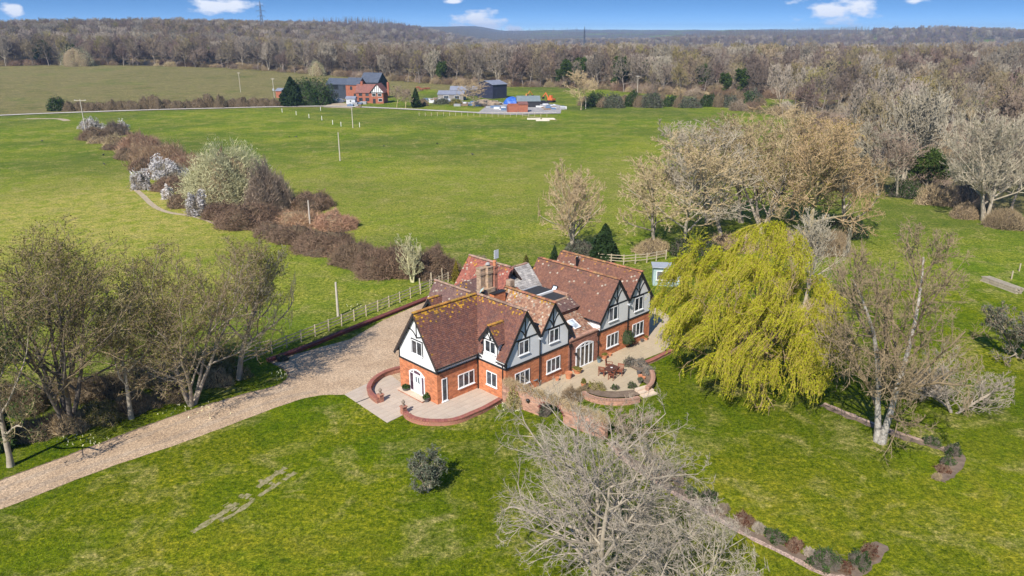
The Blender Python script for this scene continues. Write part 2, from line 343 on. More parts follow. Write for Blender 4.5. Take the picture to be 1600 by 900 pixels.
upper = LANEW[:9]+[g2(560, 150), g2(640, 152), g2(660, 140), g2(760, 145), g2(770, 137)]+[w for w in WEW[:12]][::-1]
THICK = [g2(*p) for p in [(1150, 172), (1250, 162), (1420, 160), (1640, 168), (1660, 330), (1560, 338), (1450, 312), (1378, 300), (1352, 262), (1325, 215), (1235, 185)]]
wood = WEW+[(5000, 800), (9000, 11000), (-9000, 11000), (-5000, 800)]
zr = poly_mask(GX, GY, upper).astype(float); zg = np.maximum(poly_mask(GX, GY, wood)*(~((GY > 430) & (GX > 110) & (np.sin(GX/95+1.4*np.sin(GY/230))*np.sin(GY/80+GX/420) > .5))), poly_mask(GX, GY, THICK)*.75)*(1-zr)
pz = np.exp(-((GX+72)/34)**2-((GY-128)/38)**2)*1.3+np.exp(-((GX+45)/14)**2-((GY-88)/16)**2)*.5+np.exp(-((GX-36)/9)**2-((GY-40)/12)**2)*.8+np.exp(-((GX-14)/8)**2-((GY-42)/7)**2)*.7+np.exp(-((GX+17)/9)**2-((GY-38)/5)**2)*.6+np.exp(-((GX-20)/50)**2-((GY-160)/40)**2)*.45
zc_ = np.stack([zr, zg, np.clip(pz, 0, 1), sst(-12, 6, -(GY-(66+.62*(GX+25)-.0045*(GX+25)**2*(GX > -25))))*(1-zg)*sst(-60, -30, GX-GY*.12+8)], -1).reshape(-1, 4).astype(np.float32)
ca = me.color_attributes.new('zone', 'FLOAT_COLOR', 'POINT'); ca.data.foreach_set('color', zc_.ravel())
tag(link('grass_ground', me), kind='structure')

def smooth_path(pts, n=8):
    pts = np.array(pts, float); out = []
    for i in range(len(pts)-1):
        p0, p1, p2, p3 = pts[max(i-1, 0)], pts[i], pts[i+1], pts[min(i+2, len(pts)-1)]
        for t in np.linspace(0, 1, n, endpoint=False):
            out.append(.5*((2*p1)+(-p0+p2)*t+(2*p0-5*p1+4*p2-p3)*t*t+(-p0+3*p1-3*p2+p3)*t**3))
    out.append(pts[-1]); return np.array(out)
def sheet(name, poly, z, mat, parent=None, jitter=0.):
    """filled flat polygon"""
    from mathutils.geometry import tessellate_polygon
    p = [(q[0]+(rng.normal(0, jitter) if jitter else 0), q[1]+(rng.normal(0, jitter) if jitter else 0)) for q in poly]
    tris = tessellate_polygon([[Vector((a, b, 0)) for a, b in p]])
    P = np.array(p); T = [list(t) for t in tris]
    for t in T:
        a, b, c = P[t]
        if (b[0]-a[0])*(c[1]-a[1])-(b[1]-a[1])*(c[0]-a[0]) < 0: t.reverse()
    return link(name, make_mesh(name, np.column_stack([P, np.full(len(P), z)]), T, mat), parent)
def ribbon(name, pts, w, lift, mat, n=10):
    c = smooth_path(pts, n); t = np.gradient(c, axis=0); t /= np.linalg.norm(t, axis=1, keepdims=True); nn = np.stack([-t[:, 1], t[:, 0]], 1)
    w = np.broadcast_to(np.array(w, float), (len(c),)) if not callable(w) else w(np.linspace(0, 1, len(c)))
    w = w*(1+rng.normal(0, .05, len(c)))
    cols = [c+nn*w[:, None]*s for s in (-.5, -.17, .17, .5)]; V = np.stack(cols, 1).reshape(-1, 2)
    Z = terr(V[:, 0], V[:, 1])+lift; m = len(c)
    q = [[i*4+j+1, i*4+j, (i+1)*4+j, (i+1)*4+j+1] for i in range(m-1) for j in range(3)]
    return link(name, make_mesh(name, np.column_stack([V, Z]), q, mat))
tag(ribbon('farm_lane', LANEW, 3.6, .22, TRACK), kind='structure')
DRIVE_L = [(-230, 844), (-80, 785), (0, 752), (100, 715), (200, 677), (300, 641), (380, 617), (430, 604), (448, 594), (453, 586), (446, 577), (432, 569), (420, 565)]
DRIVE_R = [(545, 618), (538, 617), (520, 617), (500, 618), (470, 624), (440, 634), (380, 656), (290, 690), (150, 738), (0, 797), (-100, 837), (-230, 890)]
dl = smooth_path([at(x, y, 0)[:2] for x, y in DRIVE_L], 5); dr = smooth_path([at(x, y, 0)[:2] for x, y in DRIVE_R], 5)
yard = [at(x, y, 0)[:2] for x, y in [(548, 530), (600, 500), (668, 470)]]
back = [(-4, 92), (2, 84), (-3, 64), (-9, 62)]
drive = sheet('gravel_drive', [tuple(p) for p in dl]+[tuple(p) for p in yard]+back+[tuple(at(600, 600, 0)[:2])]+[tuple(p) for p in dr], .012, GRAVEL, jitter=.03); tag(drive, kind='structure')
n_ = 40; la = np.array([dl[int(i)] for i in np.linspace(0, len(dl)*.62, n_)]); ra = np.array([dr[::-1][int(i)] for i in np.linspace(0, len(dr)*.82, n_)])
for f_ in (.28, .70):
    c_ = la*(1-f_)+ra*f_; w_ = .55
    t_ = np.gradient(c_, axis=0); t_ /= np.linalg.norm(t_, axis=1, keepdims=True); nn_ = np.stack([-t_[:, 1], t_[:, 0]], 1); ww = w_*(1+rng.normal(0, .2, n_)); V_ = np.concatenate([c_-nn_*ww[:, None]/2, c_+nn_*ww[:, None]/2])
    tag(link('wheel_track', make_mesh('wheel_track', np.column_stack([V_, np.full(len(V_), .017)]), [[i, i+1, n_+i+1, n_+i] for i in range(n_-1)], RUT)), kind='structure')
# soil margins of the drive
def strip(name, pts, w, z, mat, gaps=0.):
    c = smooth_path(pts, 6); t = np.gradient(c, axis=0); t /= np.linalg.norm(t, axis=1, keepdims=True); nn = np.stack([-t[:, 1], t[:, 0]], 1); w_ = w*(1+rng.normal(0, .22, len(c)))
    V = np.concatenate([c-nn*w_[:, None]/2, c+nn*w_[:, None]/2]); m = len(c)
    return link(name, make_mesh(name, np.column_stack([V, np.full(len(V), z)]), [[i, i+1, m+i+1, m+i] for i in range(m-1) if not gaps or rng.random() > gaps], mat))
tag(strip('drive_verge', [tuple(p) for p in dl[4:]], .35, .008, SOIL), kind='structure')

# ------------------------------------------------------------------ house frame: local a along the garden front, b away from it
TH = .782; HO = np.array([-6.288, 58.053]); HA = np.array([math.cos(TH), math.sin(TH)]); HB = np.array([-HA[1], HA[0]])
def hw(a, b): return tuple(HO+a*HA+b*HB)
def hl(px, py, z=0.): d = at(px, py, z)[:2]-HO; return (float(d@HA), float(d@HB))
house = empty('house', (HO[0], HO[1], 0), TH)
tag(house, 'large gabled brick and white house with black timbers amid the lawns', 'house')

def tile_roof(name, poly, pal, lichen=0., gauge=.17, width=.2, parent=house, moss_col=(.42, .22, .02), seed=0, deck=True, light=0.):
    r = np.random.default_rng(seed+11); P = np.array(poly, float)
    n = np.cross(P[1]-P[0], P[2]-P[0]); n /= np.linalg.norm(n)
    if n[2] < 0: P = P[::-1].copy(); n = -n
    u = np.array([-n[1], n[0], 0.]); u /= np.linalg.norm(u); v = np.cross(n, u)
    o = P[0]; q = np.stack([(P-o)@u, (P-o)@v], 1)
    vmin, vmax = q[:, 1].min(), q[:, 1].max(); V = []; Cq = []; F = []
    nrow = int((vmax-vmin)/gauge)+1
    for i in range(nrow):
        v0 = vmin+i*gauge-.02; v1 = min(v0+gauge+.05, vmax); vc = min(max(v0+gauge/2, vmin+1e-3), vmax-1e-3); xs = []
        for k in range(len(q)):
            a, b = q[k], q[(k+1) % len(q)]
            if (a[1] > vc) != (b[1] > vc): xs.append(a[0]+(b[0]-a[0])*(vc-a[1])/(b[1]-a[1]))
        if len(xs) < 2: continue
        x0, x1 = min(xs), max(xs); x = x0-(width/2 if i % 2 else 0)
        while x < x1:
            xa, xb = max(x, x0)+.004, min(x+width, x1)-.004
            x += width
            if xb-xa < .02: continue
            l = .028+r.uniform(0, .016); tl = r.uniform(-.006, .006)
            b0 = o+u*xa+v*v0; b1 = o+u*xb+v*v0; t0 = o+u*xa+v*v1; t1 = o+u*xb+v*v1; k = len(V)
            V += [b0, b1, b0+n*(l+tl), b1+n*(l-tl), t1+n*.006, t0+n*.006]
            F += [[k, k+1, k+3, k+2], [k+2, k+3, k+4, k+5]]
            fr = (v0-vmin)/(vmax-vmin); c = np.array(pal[r.integers(len(pal))])*r.uniform(.9, 1.1)
            if lichen:
                pr = lichen*max(0, (fr-.66)/.34)**2.2*1.15
                pr += lichen*.22*max(0, 1-abs(xa-q[:, 0].min()-.2)/.5)*max(0, fr)
                if r.random() < pr: c = np.array(moss_col)*r.uniform(.55, 1.3)
            if light and r.random() < light: c = np.array((.40, .34, .27))*r.uniform(.7, 1.2)
            Cq += [c, c]
    if deck:
        k = len(V); V += list(P-n*.01)+list(P-n*.16); m = len(P)
        F += [[k+j for j in range(m)], [k+m+j for j in range(m)][::-1]]+[[k+m+j, k+m+(j+1) % m, k+(j+1) % m, k+j] for j in range(m)]
        Cq += [(.05, .035, .03)]*(2+m)
    # make_mesh groups loose faces by size, so order colours the same way
    by = {}
    for f, c in zip(F, Cq): by.setdefault(len(f), []).append((f, c))
    blocks = [np.array([f for f, _ in l]) for l in by.values()]; cols = [c for l in by.values() for _, c in l]
    return link(name, make_mesh(name, np.array(V), blocks, TILE, cols=cols), parent)
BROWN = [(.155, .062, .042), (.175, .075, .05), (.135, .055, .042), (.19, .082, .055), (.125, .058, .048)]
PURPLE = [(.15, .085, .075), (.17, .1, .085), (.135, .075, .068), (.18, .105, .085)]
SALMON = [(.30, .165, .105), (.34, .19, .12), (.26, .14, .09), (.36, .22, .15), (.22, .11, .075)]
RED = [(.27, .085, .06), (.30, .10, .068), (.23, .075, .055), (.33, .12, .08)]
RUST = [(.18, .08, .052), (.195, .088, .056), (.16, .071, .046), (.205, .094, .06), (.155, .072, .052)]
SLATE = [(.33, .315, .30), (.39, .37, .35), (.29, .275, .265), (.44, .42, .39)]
# --- roofs (local a, b, z)
roof = empty('roof', (0, 0, 0)); roof.parent = house
R = lambda poly, pal, lich=0., seed=0, **k: tile_roof('roof_slope', poly, pal, lich, parent=roof, seed=seed, **k)
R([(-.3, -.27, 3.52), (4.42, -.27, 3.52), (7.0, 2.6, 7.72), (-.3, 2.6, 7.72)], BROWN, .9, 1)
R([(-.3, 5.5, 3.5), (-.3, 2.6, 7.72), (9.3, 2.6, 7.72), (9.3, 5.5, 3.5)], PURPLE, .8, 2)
wl = lambda a: 7.7-1.555*(7.0-a)
R([(4.95, -3.68, wl(4.95)), (7.0, -3.68, 7.7), (7.0, 2.6, 7.7), (4.95, .32, wl(4.95))], BROWN, .45, 3)
R([(4.4, -3.68, wl(4.4)), (4.95, -3.68, wl(4.95)), (4.95, -2.55, wl(4.95)), (4.4, -2.55, wl(4.4))], BROWN, 0, 4)
R([(4.4, -.75, wl(4.4)), (4.95, -.75, wl(4.95)), (4.95, .32, wl(4.95)), (4.4, -.29, wl(4.4))], BROWN, 0, 5)
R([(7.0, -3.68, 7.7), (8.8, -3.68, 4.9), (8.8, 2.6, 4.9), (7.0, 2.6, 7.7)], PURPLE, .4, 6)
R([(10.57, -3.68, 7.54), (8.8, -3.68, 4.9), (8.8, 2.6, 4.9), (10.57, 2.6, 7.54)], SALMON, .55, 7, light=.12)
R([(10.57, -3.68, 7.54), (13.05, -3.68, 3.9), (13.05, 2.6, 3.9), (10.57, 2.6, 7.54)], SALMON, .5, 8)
g3 = lambda a: 7.66-1.4*(19.55-a)
R([(16.9, -3.84, g3(16.9)), (19.55, -3.84, 7.66), (19.55, 6.85, 7.66), (16.9, 6.85, g3(16.9))], RUST, .2, 9, light=.02, moss_col=(.40, .19, .05))
R([(19.55, -3.84, 7.66), (21.34, -3.84, 5.12), (21.34, 6.85, 5.12), (19.55, 6.85, 7.66)], RUST, .15, 10)
R([(23.12, -3.84, 7.66), (21.34, -3.84, 5.12), (21.34, 6.85, 5.12), (23.12, 6.85, 7.66)], RUST, .22, 11, light=.02, moss_col=(.40, .19, .05))
R([(23.12, -3.84, 7.66), (25.62, -3.84, 4.1), (25.62, 6.85, 4.1), (23.12, 6.85, 7.66)], RUST, .15, 12)
# rear ranges
R([(12.0, 12.7, 3.6), (15.1, 12.7, 7.6), (15.1, 6.0, 7.6), (12.0, 6.0, 3.6)], RED, .15, 13, light=.05)
R([(18.2, 12.7, 3.6), (15.1, 12.7, 7.6), (15.1, 6.0, 7.6), (18.2, 6.0, 3.6)], RED, .1, 14)
R([(9.3, 11.4, 6.45), (7.55, 11.4, 3.7), (7.55, 4.6, 3.7), (9.3, 4.6, 6.45)], PURPLE, .15, 15, light=.05)
R([(9.3, 11.4, 6.45), (11.05, 11.4, 3.7), (11.05, 4.6, 3.7), (9.3, 4.6, 6.45)], PURPLE, .15, 16)
R([(14.6, 9.2, 6.35), (10.9, 9.2, 6.35), (10.2, 6.0, 3.9), (14.6, 6.0, 3.9)], PURPLE, .12, 17, light=.07)
R([(10.9, 9.2, 6.35), (10.3, 12.2, 3.9), (14.6, 12.2, 3.9), (14.6, 9.2, 6.35)], PURPLE, .1, 18)
R([(10.9, 9.2, 6.35), (10.2, 6.0, 3.9), (10.3, 12.2, 3.9)], PURPLE, .1, 19)
R([(14.7, 7.7, 7.0), (14.7, 4.3, 5.1), (17.9, 4.3, 5.1), (18.9, 7.7, 7.0)], SLATE, 0, 20, gauge=.3, width=.34)
R([(14.9, 7.7, 7.0), (14.9, 10.2, 5.1), (18.9, 10.2, 5.1), (18.9, 7.7, 7.0)], SLATE, 0, 21, gauge=.3, width=.34)
# small cross gable beside the chimney
R([(12.0, 4.4, 6.25), (12.0, 2.9, 5.1), (14.6, 2.9, 5.1), (13.9, 4.4, 6.25)], RED, .4, 22)
R([(12.0, 4.4, 6.25), (12.0, 5.9, 5.1), (14.6, 5.9, 5.1), (13.9, 4.4, 6.25)], RED, .3, 23)
# dormer on the inner slope, and the small rear dormer
R([(4.36, -1.65, 6.5), (4.36, -2.82, 5.0), (5.25, -2.82, 5.0), (6.2, -1.65, 6.5)], BROWN, .8, 24)
R([(4.36, -1.65, 6.5), (4.36, -.48, 5.0), (5.25, -.48, 5.0), (6.2, -1.65, 6.5)], BROWN, .8, 25)
R([(6.9, 9.6, 5.5), (6.9, 8.7, 4.3), (7.9, 8.7, 4.3), (8.65, 9.6, 5.5)], BROWN, .4, 26)
R([(6.9, 9.6, 5.5), (6.9, 10.5, 4.3), (7.9, 10.5, 4.3), (8.65, 9.6, 5.5)], BROWN, .4, 27)
# link: lean-to behind the parapet and the tiled edge of the upper block
R([(12.8, -3.3, 3.05), (17.0, -3.3, 3.05), (17.0, -.7, 4.35), (12.8, -.7, 4.35)], SALMON, 0, 28, light=.1)
R([(12.8, -.85, 4.75), (17.3, -.85, 4.75), (17.3, .5, 5.42), (12.8, .5, 5.42)], PURPLE, .3, 29, light=.12)
# ridge tiles, one by one
def ridge_tiles(p0, p1, tint, L=.42, w=.16):
    p0, p1 = np.array(p0, float), np.array(p1, float); d = p1-p0; n = max(1, int(np.linalg.norm(d)/L)); d /= np.linalg.norm(d)
    key = 'ridge_'+tint
    if key not in MATS: mottled(key, *{'ochre': ((.20, .085, .03), (.46, .25, .03)), 'orange': ((.20, .085, .048), (.35, .165, .07)), 'grey': ((.20, .11, .08), (.34, .23, .16))}[tint], 6, .85, .4, .02, 4, 0, .3)
    mk = 'rt_'+tint
    if mk not in SHARED:
        V = []; k = 6
        for x, s in ((0, 1.06), (L*.98, .96)):
            for j in range(k+1): an = math.pi*j/k; V.append((x, -math.cos(an)*w*s, math.sin(an)*w*.8*s-.08))
        F = [[j, j+1, k+2+j, k+1+j][::-1] for j in range(k)]+[list(range(k+1)), list(range(k+1, 2*k+2))[::-1]]
        SHARED[mk] = make_mesh('ridge_tile', np.array(V), F, MATS[key])
    rz = math.atan2(d[1], d[0])
    for i in range(n):
        o = link('ridge_tile', SHARED[mk], roof, p0+d*L*i+np.array([0, 0, random.uniform(-.012, .014)])); o.rotation_euler = (random.uniform(-.05, .05), random.uniform(-.02, .02), rz+random.uniform(-.03, .03))
SHARED = {}
ridge_tiles((-.3, 2.6, 7.78), (6.9, 2.6, 7.78), 'ochre'); ridge_tiles((7.0, -3.8, 7.76), (7.0, 2.5, 7.76), 'grey')
ridge_tiles((10.57, -3.8, 7.6), (10.57, 2.5, 7.6), 'orange'); ridge_tiles((19.55, -3.97, 7.72), (19.55, 6.8, 7.72), 'orange')
ridge_tiles((23.12, -3.97, 7.72), (23.12, 6.8, 7.72), 'orange'); ridge_tiles((15.1, 12.7, 7.66), (15.1, 6.0, 7.66), 'grey')
ridge_tiles((9.3, 11.4, 6.5), (9.3, 5.6, 6.5), 'grey'); ridge_tiles((14.9, 7.7, 7.05), (18.7, 7.7, 7.05), 'grey'); ridge_tiles((12.0, 4.4, 6.3), (13.9, 4.4, 6.3), 'ochre')
ridge_tiles((4.36, -1.65, 6.54), (6.1, -1.65, 6.54), 'ochre'); ridge_tiles((6.9, 9.6, 5.54), (8.5, 9.6, 5.54), 'ochre'); ridge_tiles((12.8, .5, 5.46), (17.2, .5, 5.46), 'grey')

# --- walls
def wall_block(a0, b0, a1, b1, z0, z1, mat, name): return MB().box(a0, b0, z0, a1, b1, z1).build(name, mat, house)
HBZ = 2.92
wall_block(0, 0, 9.5, 5.16, -.3, HBZ, BRICK, 'brick_wall'); wall_block(4.63, -3.48, 12.74, 5.0, -.3, HBZ+.004, BRICK, 'brick_wall')
wall_block(17.06, -3.64, 25.2, 6.6, -.3, HBZ, BRICK, 'brick_wall'); wall_block(12.7, -3.5, 17.1, 6.0, -.3, 2.75, BRICKC, 'brick_wall')
wall_block(12.3, 6.1, 17.9, 12.4, -.3, 3.9, BRICK, 'brick_wall'); wall_block(7.9, 5.0, 12.3, 11.2, -.3, 3.7, BRICK, 'brick_wall')
wall_block(14.95, 4.8, 18.6, 10, -.3, 5.2, BRICK, 'brick_wall')
wall_block(12.75, -.65, 17.06, 5.0, 2.7, 4.8, BRICKC, 'upper_brick_wall')
P3 = lambda pts, vec, name, mat: MB().prism(pts, vec).build(name, mat, house)
# rendered upper storeys with their gables
P3([(.0, 0, HBZ), (.0, 0, 3.75), (.0, 2.6, 7.55), (.0, 5.16, 3.8), (.0, 5.16, HBZ)][::-1], (7, 0, 0), 'rendered_wall', RENDER)
P3([(4.63, -3.48, HBZ), (12.74, -3.48, HBZ), (12.74, -3.48, 4.15), (10.57, -3.48, 7.35), (8.79, -3.48, 4.75), (7.0, -3.48, 7.5), (4.63, -3.48, 3.85)], (0, 5.9, 0), 'rendered_wall', RENDER)
P3([(17.06, -3.64, HBZ), (25.2, -3.64, HBZ), (25.2, -3.64, 4.55), (23.12, -3.64, 7.47), (21.34, -3.64, 4.95), (19.55, -3.64, 7.47), (17.06, -3.64, 4.0)], (0, 10.2, 0), 'rendered_wall', RENDER)
P3([(4.63, -2.6, 3.8), (4.63, -2.6, 5.15), (4.63, -1.65, 6.36), (4.63, -.7, 5.15), (4.63, -.7, 3.8)][::-1], (1.2, 0, 0), 'dormer_wall', RENDER)
P3([(7.15, 8.85, 3.5), (7.15, 8.85, 4.4), (7.15, 9.6, 5.36), (7.15, 10.35, 4.4), (7.15, 10.35, 3.5)][::-1], (1.2, 0, 0), 'dormer_wall', TIMBER)
P3([(12.3, 12.4, 3.8), (15.1, 12.4, 7.4), (17.9, 12.4, 3.8)], (0, -.3, 0), 'gable_wall', BRICK)
P3([(7.9, 11.2, 3.6), (9.3, 11.2, 6.25), (10.7, 11.2, 3.6)], (0, -.3, 0), 'gable_wall', BRICK)
P3([(8.85, 2.45, 4.7), (10.57, 2.45, 7.3), (12.5, 2.45, 4.3)], (0, -.25, 0), 'gable_wall', BRICK)
P3([(17.2, 6.7, 3.9), (19.55, 6.7, 7.4), (21.3, 6.7, 5.0), (23.1, 6.7, 7.4), (25.1, 6.7, 4.4), (25.1, 6.7, 2.9), (17.2, 6.7, 2.9)], (0, -.25, 0), 'gable_wall', BRICK)
# flat felted roofs with a divider between them
FELT = plain('roof_felt', (.03, .031, .034), .75)
wall_block(13.2, .62, 17.0, 2.35, 4.7, 5.5, FELT, 'flat_roof'); wall_block(14.6, 2.62, 17.2, 4.5, 4.7, 5.6, FELT, 'flat_roof')
wall_block(13.2, 2.36, 17.2, 2.55, 4.7, 5.68, RENDER, 'parapet_coping'); wall_block(17.0, .56, 17.3, 2.34, 4.7, 5.7, BRICKP, 'parapet'); wall_block(14.5, 4.52, 17.0, 4.7, 5.2, 5.62, plain('lead_flashing', (.33, .34, .36), .5), 'lead_flashing')
# link parapet with tiled coping
wall_block(12.74, -3.52, 17.06, -3.22, 2.74, 3.12, BRICKC, 'parapet')
for i in range(10): wall_block(12.78+i*.428, -3.62, 12.78+i*.428+.41, -3.12, 3.12, 3.24+random.uniform(0, .03), BRICKP, 'coping_tile')
# chimney: stacks, pots, base
MOSSB = brick_mat('mossy_brick', (.38, .25, .16), (.28, .17, .11), (.40, .35, .28), (.30, .20, .05))
wall_block(8.3, 1.75, 9.75, 3.3, 4.8, 7.45, BRICK, 'chimney_base'); wall_block(8.24, 1.7, 9.82, 2.3, 7.45, 7.53, TIMBER, 'chimney_shoulder')
chim = MB().box(7.75, 2.3, 6.6, 9.0, 3.35, 7.9).build('chimney', MOSSB, house)
for (a, b, w, d, zt) in ((7.7, 2.85, .52, .55, 9.7), (8.3, 2.5, .52, .6, 9.8), (9.0, 2.4, .40, .46, 9.7)):
    m = MB().box(a, b, 7.2, a+w, b+d, zt-.55); m.box(a-.07, b-.07, zt-.55, a+w+.07, b+d+.07, zt-.32); m.box(a-.02, b-.02, zt-.32, a+w+.02, b+d+.02, zt); m.box(a-.06, b-.06, zt, a+w+.06, b+d+.06, zt+.1); m.build('chimney_stack', MOSSB if a < 8.9 else BRICKC, chim)
MB().lathe([(.17, 0), (.15, .35), (.18, .38), (.15, .5), (.1, .5)], (9.2, 2.6, 9.84)).build('chimney_pot', TERRA, chim)
MB().lathe([(.22, 0), (.2, .12), (.08, .2)], (8.55, 2.8, 10.05)).build('chimney_cap', plain('grey_cement', (.33, .32, .30), .9), chim)
wall_block(12.8, 4.2, 13.4, 4.8, 6.0, 7.15, MOSSB, 'small_chimney')
# satellite dish, flue, aerial
DISH = plain('pale_green_metal', (.40, .52, .48), .4); STEEL = plain('galvanised_steel', (.42, .43, .44), .35, .6)
sdsh = MB(); sdsh.lathe([(.04, .1), (.2, .06), (.36, 0), (.36, -.02), (.2, .03)], (0, 0, 0), 14)
o = sdsh.build('satellite_dish', DISH, house, (7.25, 2.25, 8.0)); o.rotation_euler = (-.9, -.3, .4)
MB().tube([(7.25, 2.45, 7.5), (7.25, 2.3, 8.0)], .02).build('dish_bracket', STEEL, house)
MB().lathe([(.13, 0), (.13, 1.1), (.17, 1.12), (.17, 1.25), (.1, 1.3)], (22.35, 3.9, 6.4)).build('stove_flue', GUTTER, house)
ae = MB().tube([(11.7, 5.0, 5.5), (11.7, 5.0, 10.3)], .025); ae.tube([(11.7, 4.9, 9.1), (11.7, 5.35, 9.1)], .015).build('aerial_mast', STEEL, house)
ap = MB().box(11.45, 4.96, 9.5, 11.98, 5.0, 10.35)
for k in range(5): ap.box(11.4, 5.0, 9.55+k*.17, 12.03, 5.03, 9.6+k*.17)
ap.build('aerial_panel', plain('pale_grey_plastic', (.55, .56, .58), .5), house)

# --- timbers, barge boards, gutters
nA, nB = np.array([-1., 0, 0]), np.array([0, -1., 0])
def timber(p0, p1, n, w=.14, d=.035, name='timber_beam'): return MB().beam(p0, p1, w, d, n).build(name, TIMBER, house)
def brace(pts, n, w=.11, d=.03):
    m = MB()
    for i in range(len(pts)-1): m.beam(pts[i], np.array(pts[i+1])+(np.array(pts[i+1])-np.array(pts[i]))*.08, w, d, n)
    return m.build('curved_brace', TIMBER, house)
def bez(p0, p1, p2, n=6): return [tuple((1-t)**2*np.array(p0)+2*t*(1-t)*np.array(p1)+t*t*np.array(p2)) for t in np.linspace(0, 1, n)]
def bargeboards(apex, l, r, out, n):
    for e in (l, r):
        MB().beam(np.array(apex)+n*out, np.array(e)+n*out, .26, .05, n).build('bargeboard', TIMBER, house)
# front gable (a = 0)
timber((0, -.02, HBZ), (0, 5.18, HBZ), nA, .15, .06); timber((0, .06, HBZ), (0, .06, 3.7), nA); timber((0, 5.1, HBZ), (0, 5.1, 3.7), nA)
timber((0, 2.55, 5.36), (0, 2.55, 7.4), nA, .12)
brace(bez((0, 2.5, 5.45), (0, 1.85, 5.6), (0, 1.55, 5.85)), nA); brace(bez((0, 2.6, 5.45), (0, 2.9, 6.0), (0, 3.6, 6.05)), nA)
bargeboards((0, 2.6, 7.5), (0, -.35, 3.22), (0, 5.55, 3.22), .24, nA)
# A-facing gables
def gable_timbers(c, za, zl, al, ar, b, lw, rw):
    zt = 5.12
    timber((al, b, zt), (ar, b, zt), nB, .12); timber((c, b, zt), (c, b, za-.3), nB, .12)
    brace(bez((c-.04, b, zt+.12), (c-.2, b, zt+.75), (c-lw, b, zt+.95)), nB); brace(bez((c+.04, b, zt+.12), (c+.2, b, zt+.95), (c+rw, b, zt+1.25)), nB)
gable_timbers(7.0, 7.6, 4, 5.5, 8.7, -3.48, .85, .65); gable_timbers(10.57, 7.45, 4, 8.9, 12.1, -3.48, .75, .85)
gable_timbers(19.55, 7.55, 4, 18.0, 21.2, -3.64, .85, .65); gable_timbers(23.12, 7.55, 4, 21.5, 24.7, -3.64, .75, .85)
timber((4.6, -3.48, HBZ), (12.76, -3.48, HBZ), nB, .15, .06); timber((17.04, -3.64, HBZ), (25.22, -3.64, HBZ), nB, .15, .06)
timber((4.72, -3.48, HBZ), (4.72, -3.48, 4.0), nB, .16); timber((12.66, -3.48, HBZ), (12.66, -3.48, 4.3), nB); timber((17.14, -3.64, HBZ), (17.14, -3.64, 4.1), nB); timber((25.12, -3.64, HBZ), (25.12, -3.64, 4.6), nB)
for c, za, b, hl_, hr_, zl_, zr_ in ((7.0, 7.48, -3.48, 2.7, 1.8, 3.3, 4.72), (10.57, 7.32, -3.48, 1.78, 2.6, 4.72, 3.55), (19.55, 7.46, -3.64, 2.75, 1.78, 3.65, 4.98), (23.12, 7.46, -3.64, 1.78, 2.6, 4.98, 3.86)):
    bargeboards((c, b, za), (c-hl_, b, zl_), (c+hr_, b, zr_), .17, nB)
# inner return and dormer
timber((0, 0, HBZ), (4.63, 0, HBZ), nB, .15, .06); timber((4.63, 0, HBZ), (4.63, -3.5, HBZ), nA, .15, .06)
timber((.06, 0, HBZ), (.06, 0, 3.6), nB); timber((4.63, -3.42, HBZ), (4.63, -3.42, 3.8), nA, .12)
timber((4.63, -2.6, 5.05), (4.63, -.7, 5.05), nA, .11); timber((4.63, -1.65, 5.05), (4.63, -1.65, 6.2), nA, .1)
brace(bez((4.63, -1.7, 5.1), (4.63, -1.75, 5.4), (4.63, -2.1, 5.6), 4), nA, .08); brace(bez((4.63, -1.6, 5.1), (4.63, -1.5, 5.5), (4.63, -1.2, 5.7), 4), nA, .08)
timber((4.63, -2.52, 3.85), (4.63, -2.52, 5.05), nA, .09); timber((4.63, -.78, 3.85), (4.63, -.78, 5.05), nA, .09)
bargeboards((4.63, -1.65, 6.3), (4.63, -2.86, 4.78), (4.63, -.44, 4.78), .24, nA); bargeboards((7.15, 9.6, 5.3), (7.15, 8.68, 4.1), (7.15, 10.52, 4.1), .22, nA)
def gutter(p0, p1): MB().tube([p0, p1], .06, 6).build('gutter', GUTTER, house)
gutter((-.2, -.33, 3.42), (4.35, -.33, 3.42)); gutter((4.33, -3.7, 3.46), (4.33, -2.6, 3.46)); gutter((4.33, -.7, 3.46), (4.33, -.35, 3.46)); gutter((16.85, -3.9, 3.82), (16.85, -.9, 3.82)); gutter((-.2, 5.56, 3.4), (9, 5.56, 3.4)); gutter((25.68, -3.9, 4.0), (25.68, 6.8, 4.0))
def downpipe(pts, r=.05): MB().tube(pts, r, 6).build('downpipe', GUTTER, house)
downpipe([(4.55, -.1, 3.4), (4.55, -.1, 0)], .055); downpipe([(4.5, -3.1, 3.4), (4.55, -3.2, 3.1), (4.55, -3.2, 0)]); downpipe([(8.8, -3.56, 4.7), (8.8, -3.56, 0)], .055); downpipe([(21.36, -3.72, 4.9), (21.36, -3.72, 0)], .055)
downpipe([(12.9, -3.58, 2.7), (12.9, -3.58, 0)], .05); downpipe([(16.95, -3.62, 3.0), (16.95, -3.62, 0)], .06)
for a in (12.9, 16.95): MB().box(a-.15, -3.68, 2.55, a+.15, -3.52, 2.85).build('rainwater_hopper', GUTTER, house)
for (a, b) in ((8.8, -3.75), (21.36, -3.9)): MB().box(a-.12, b-.02, 4.55, a+.12, b+.25, 4.72).build('rainwater_hopper', plain('lead_grey', (.45, .47, .5), .5), house)

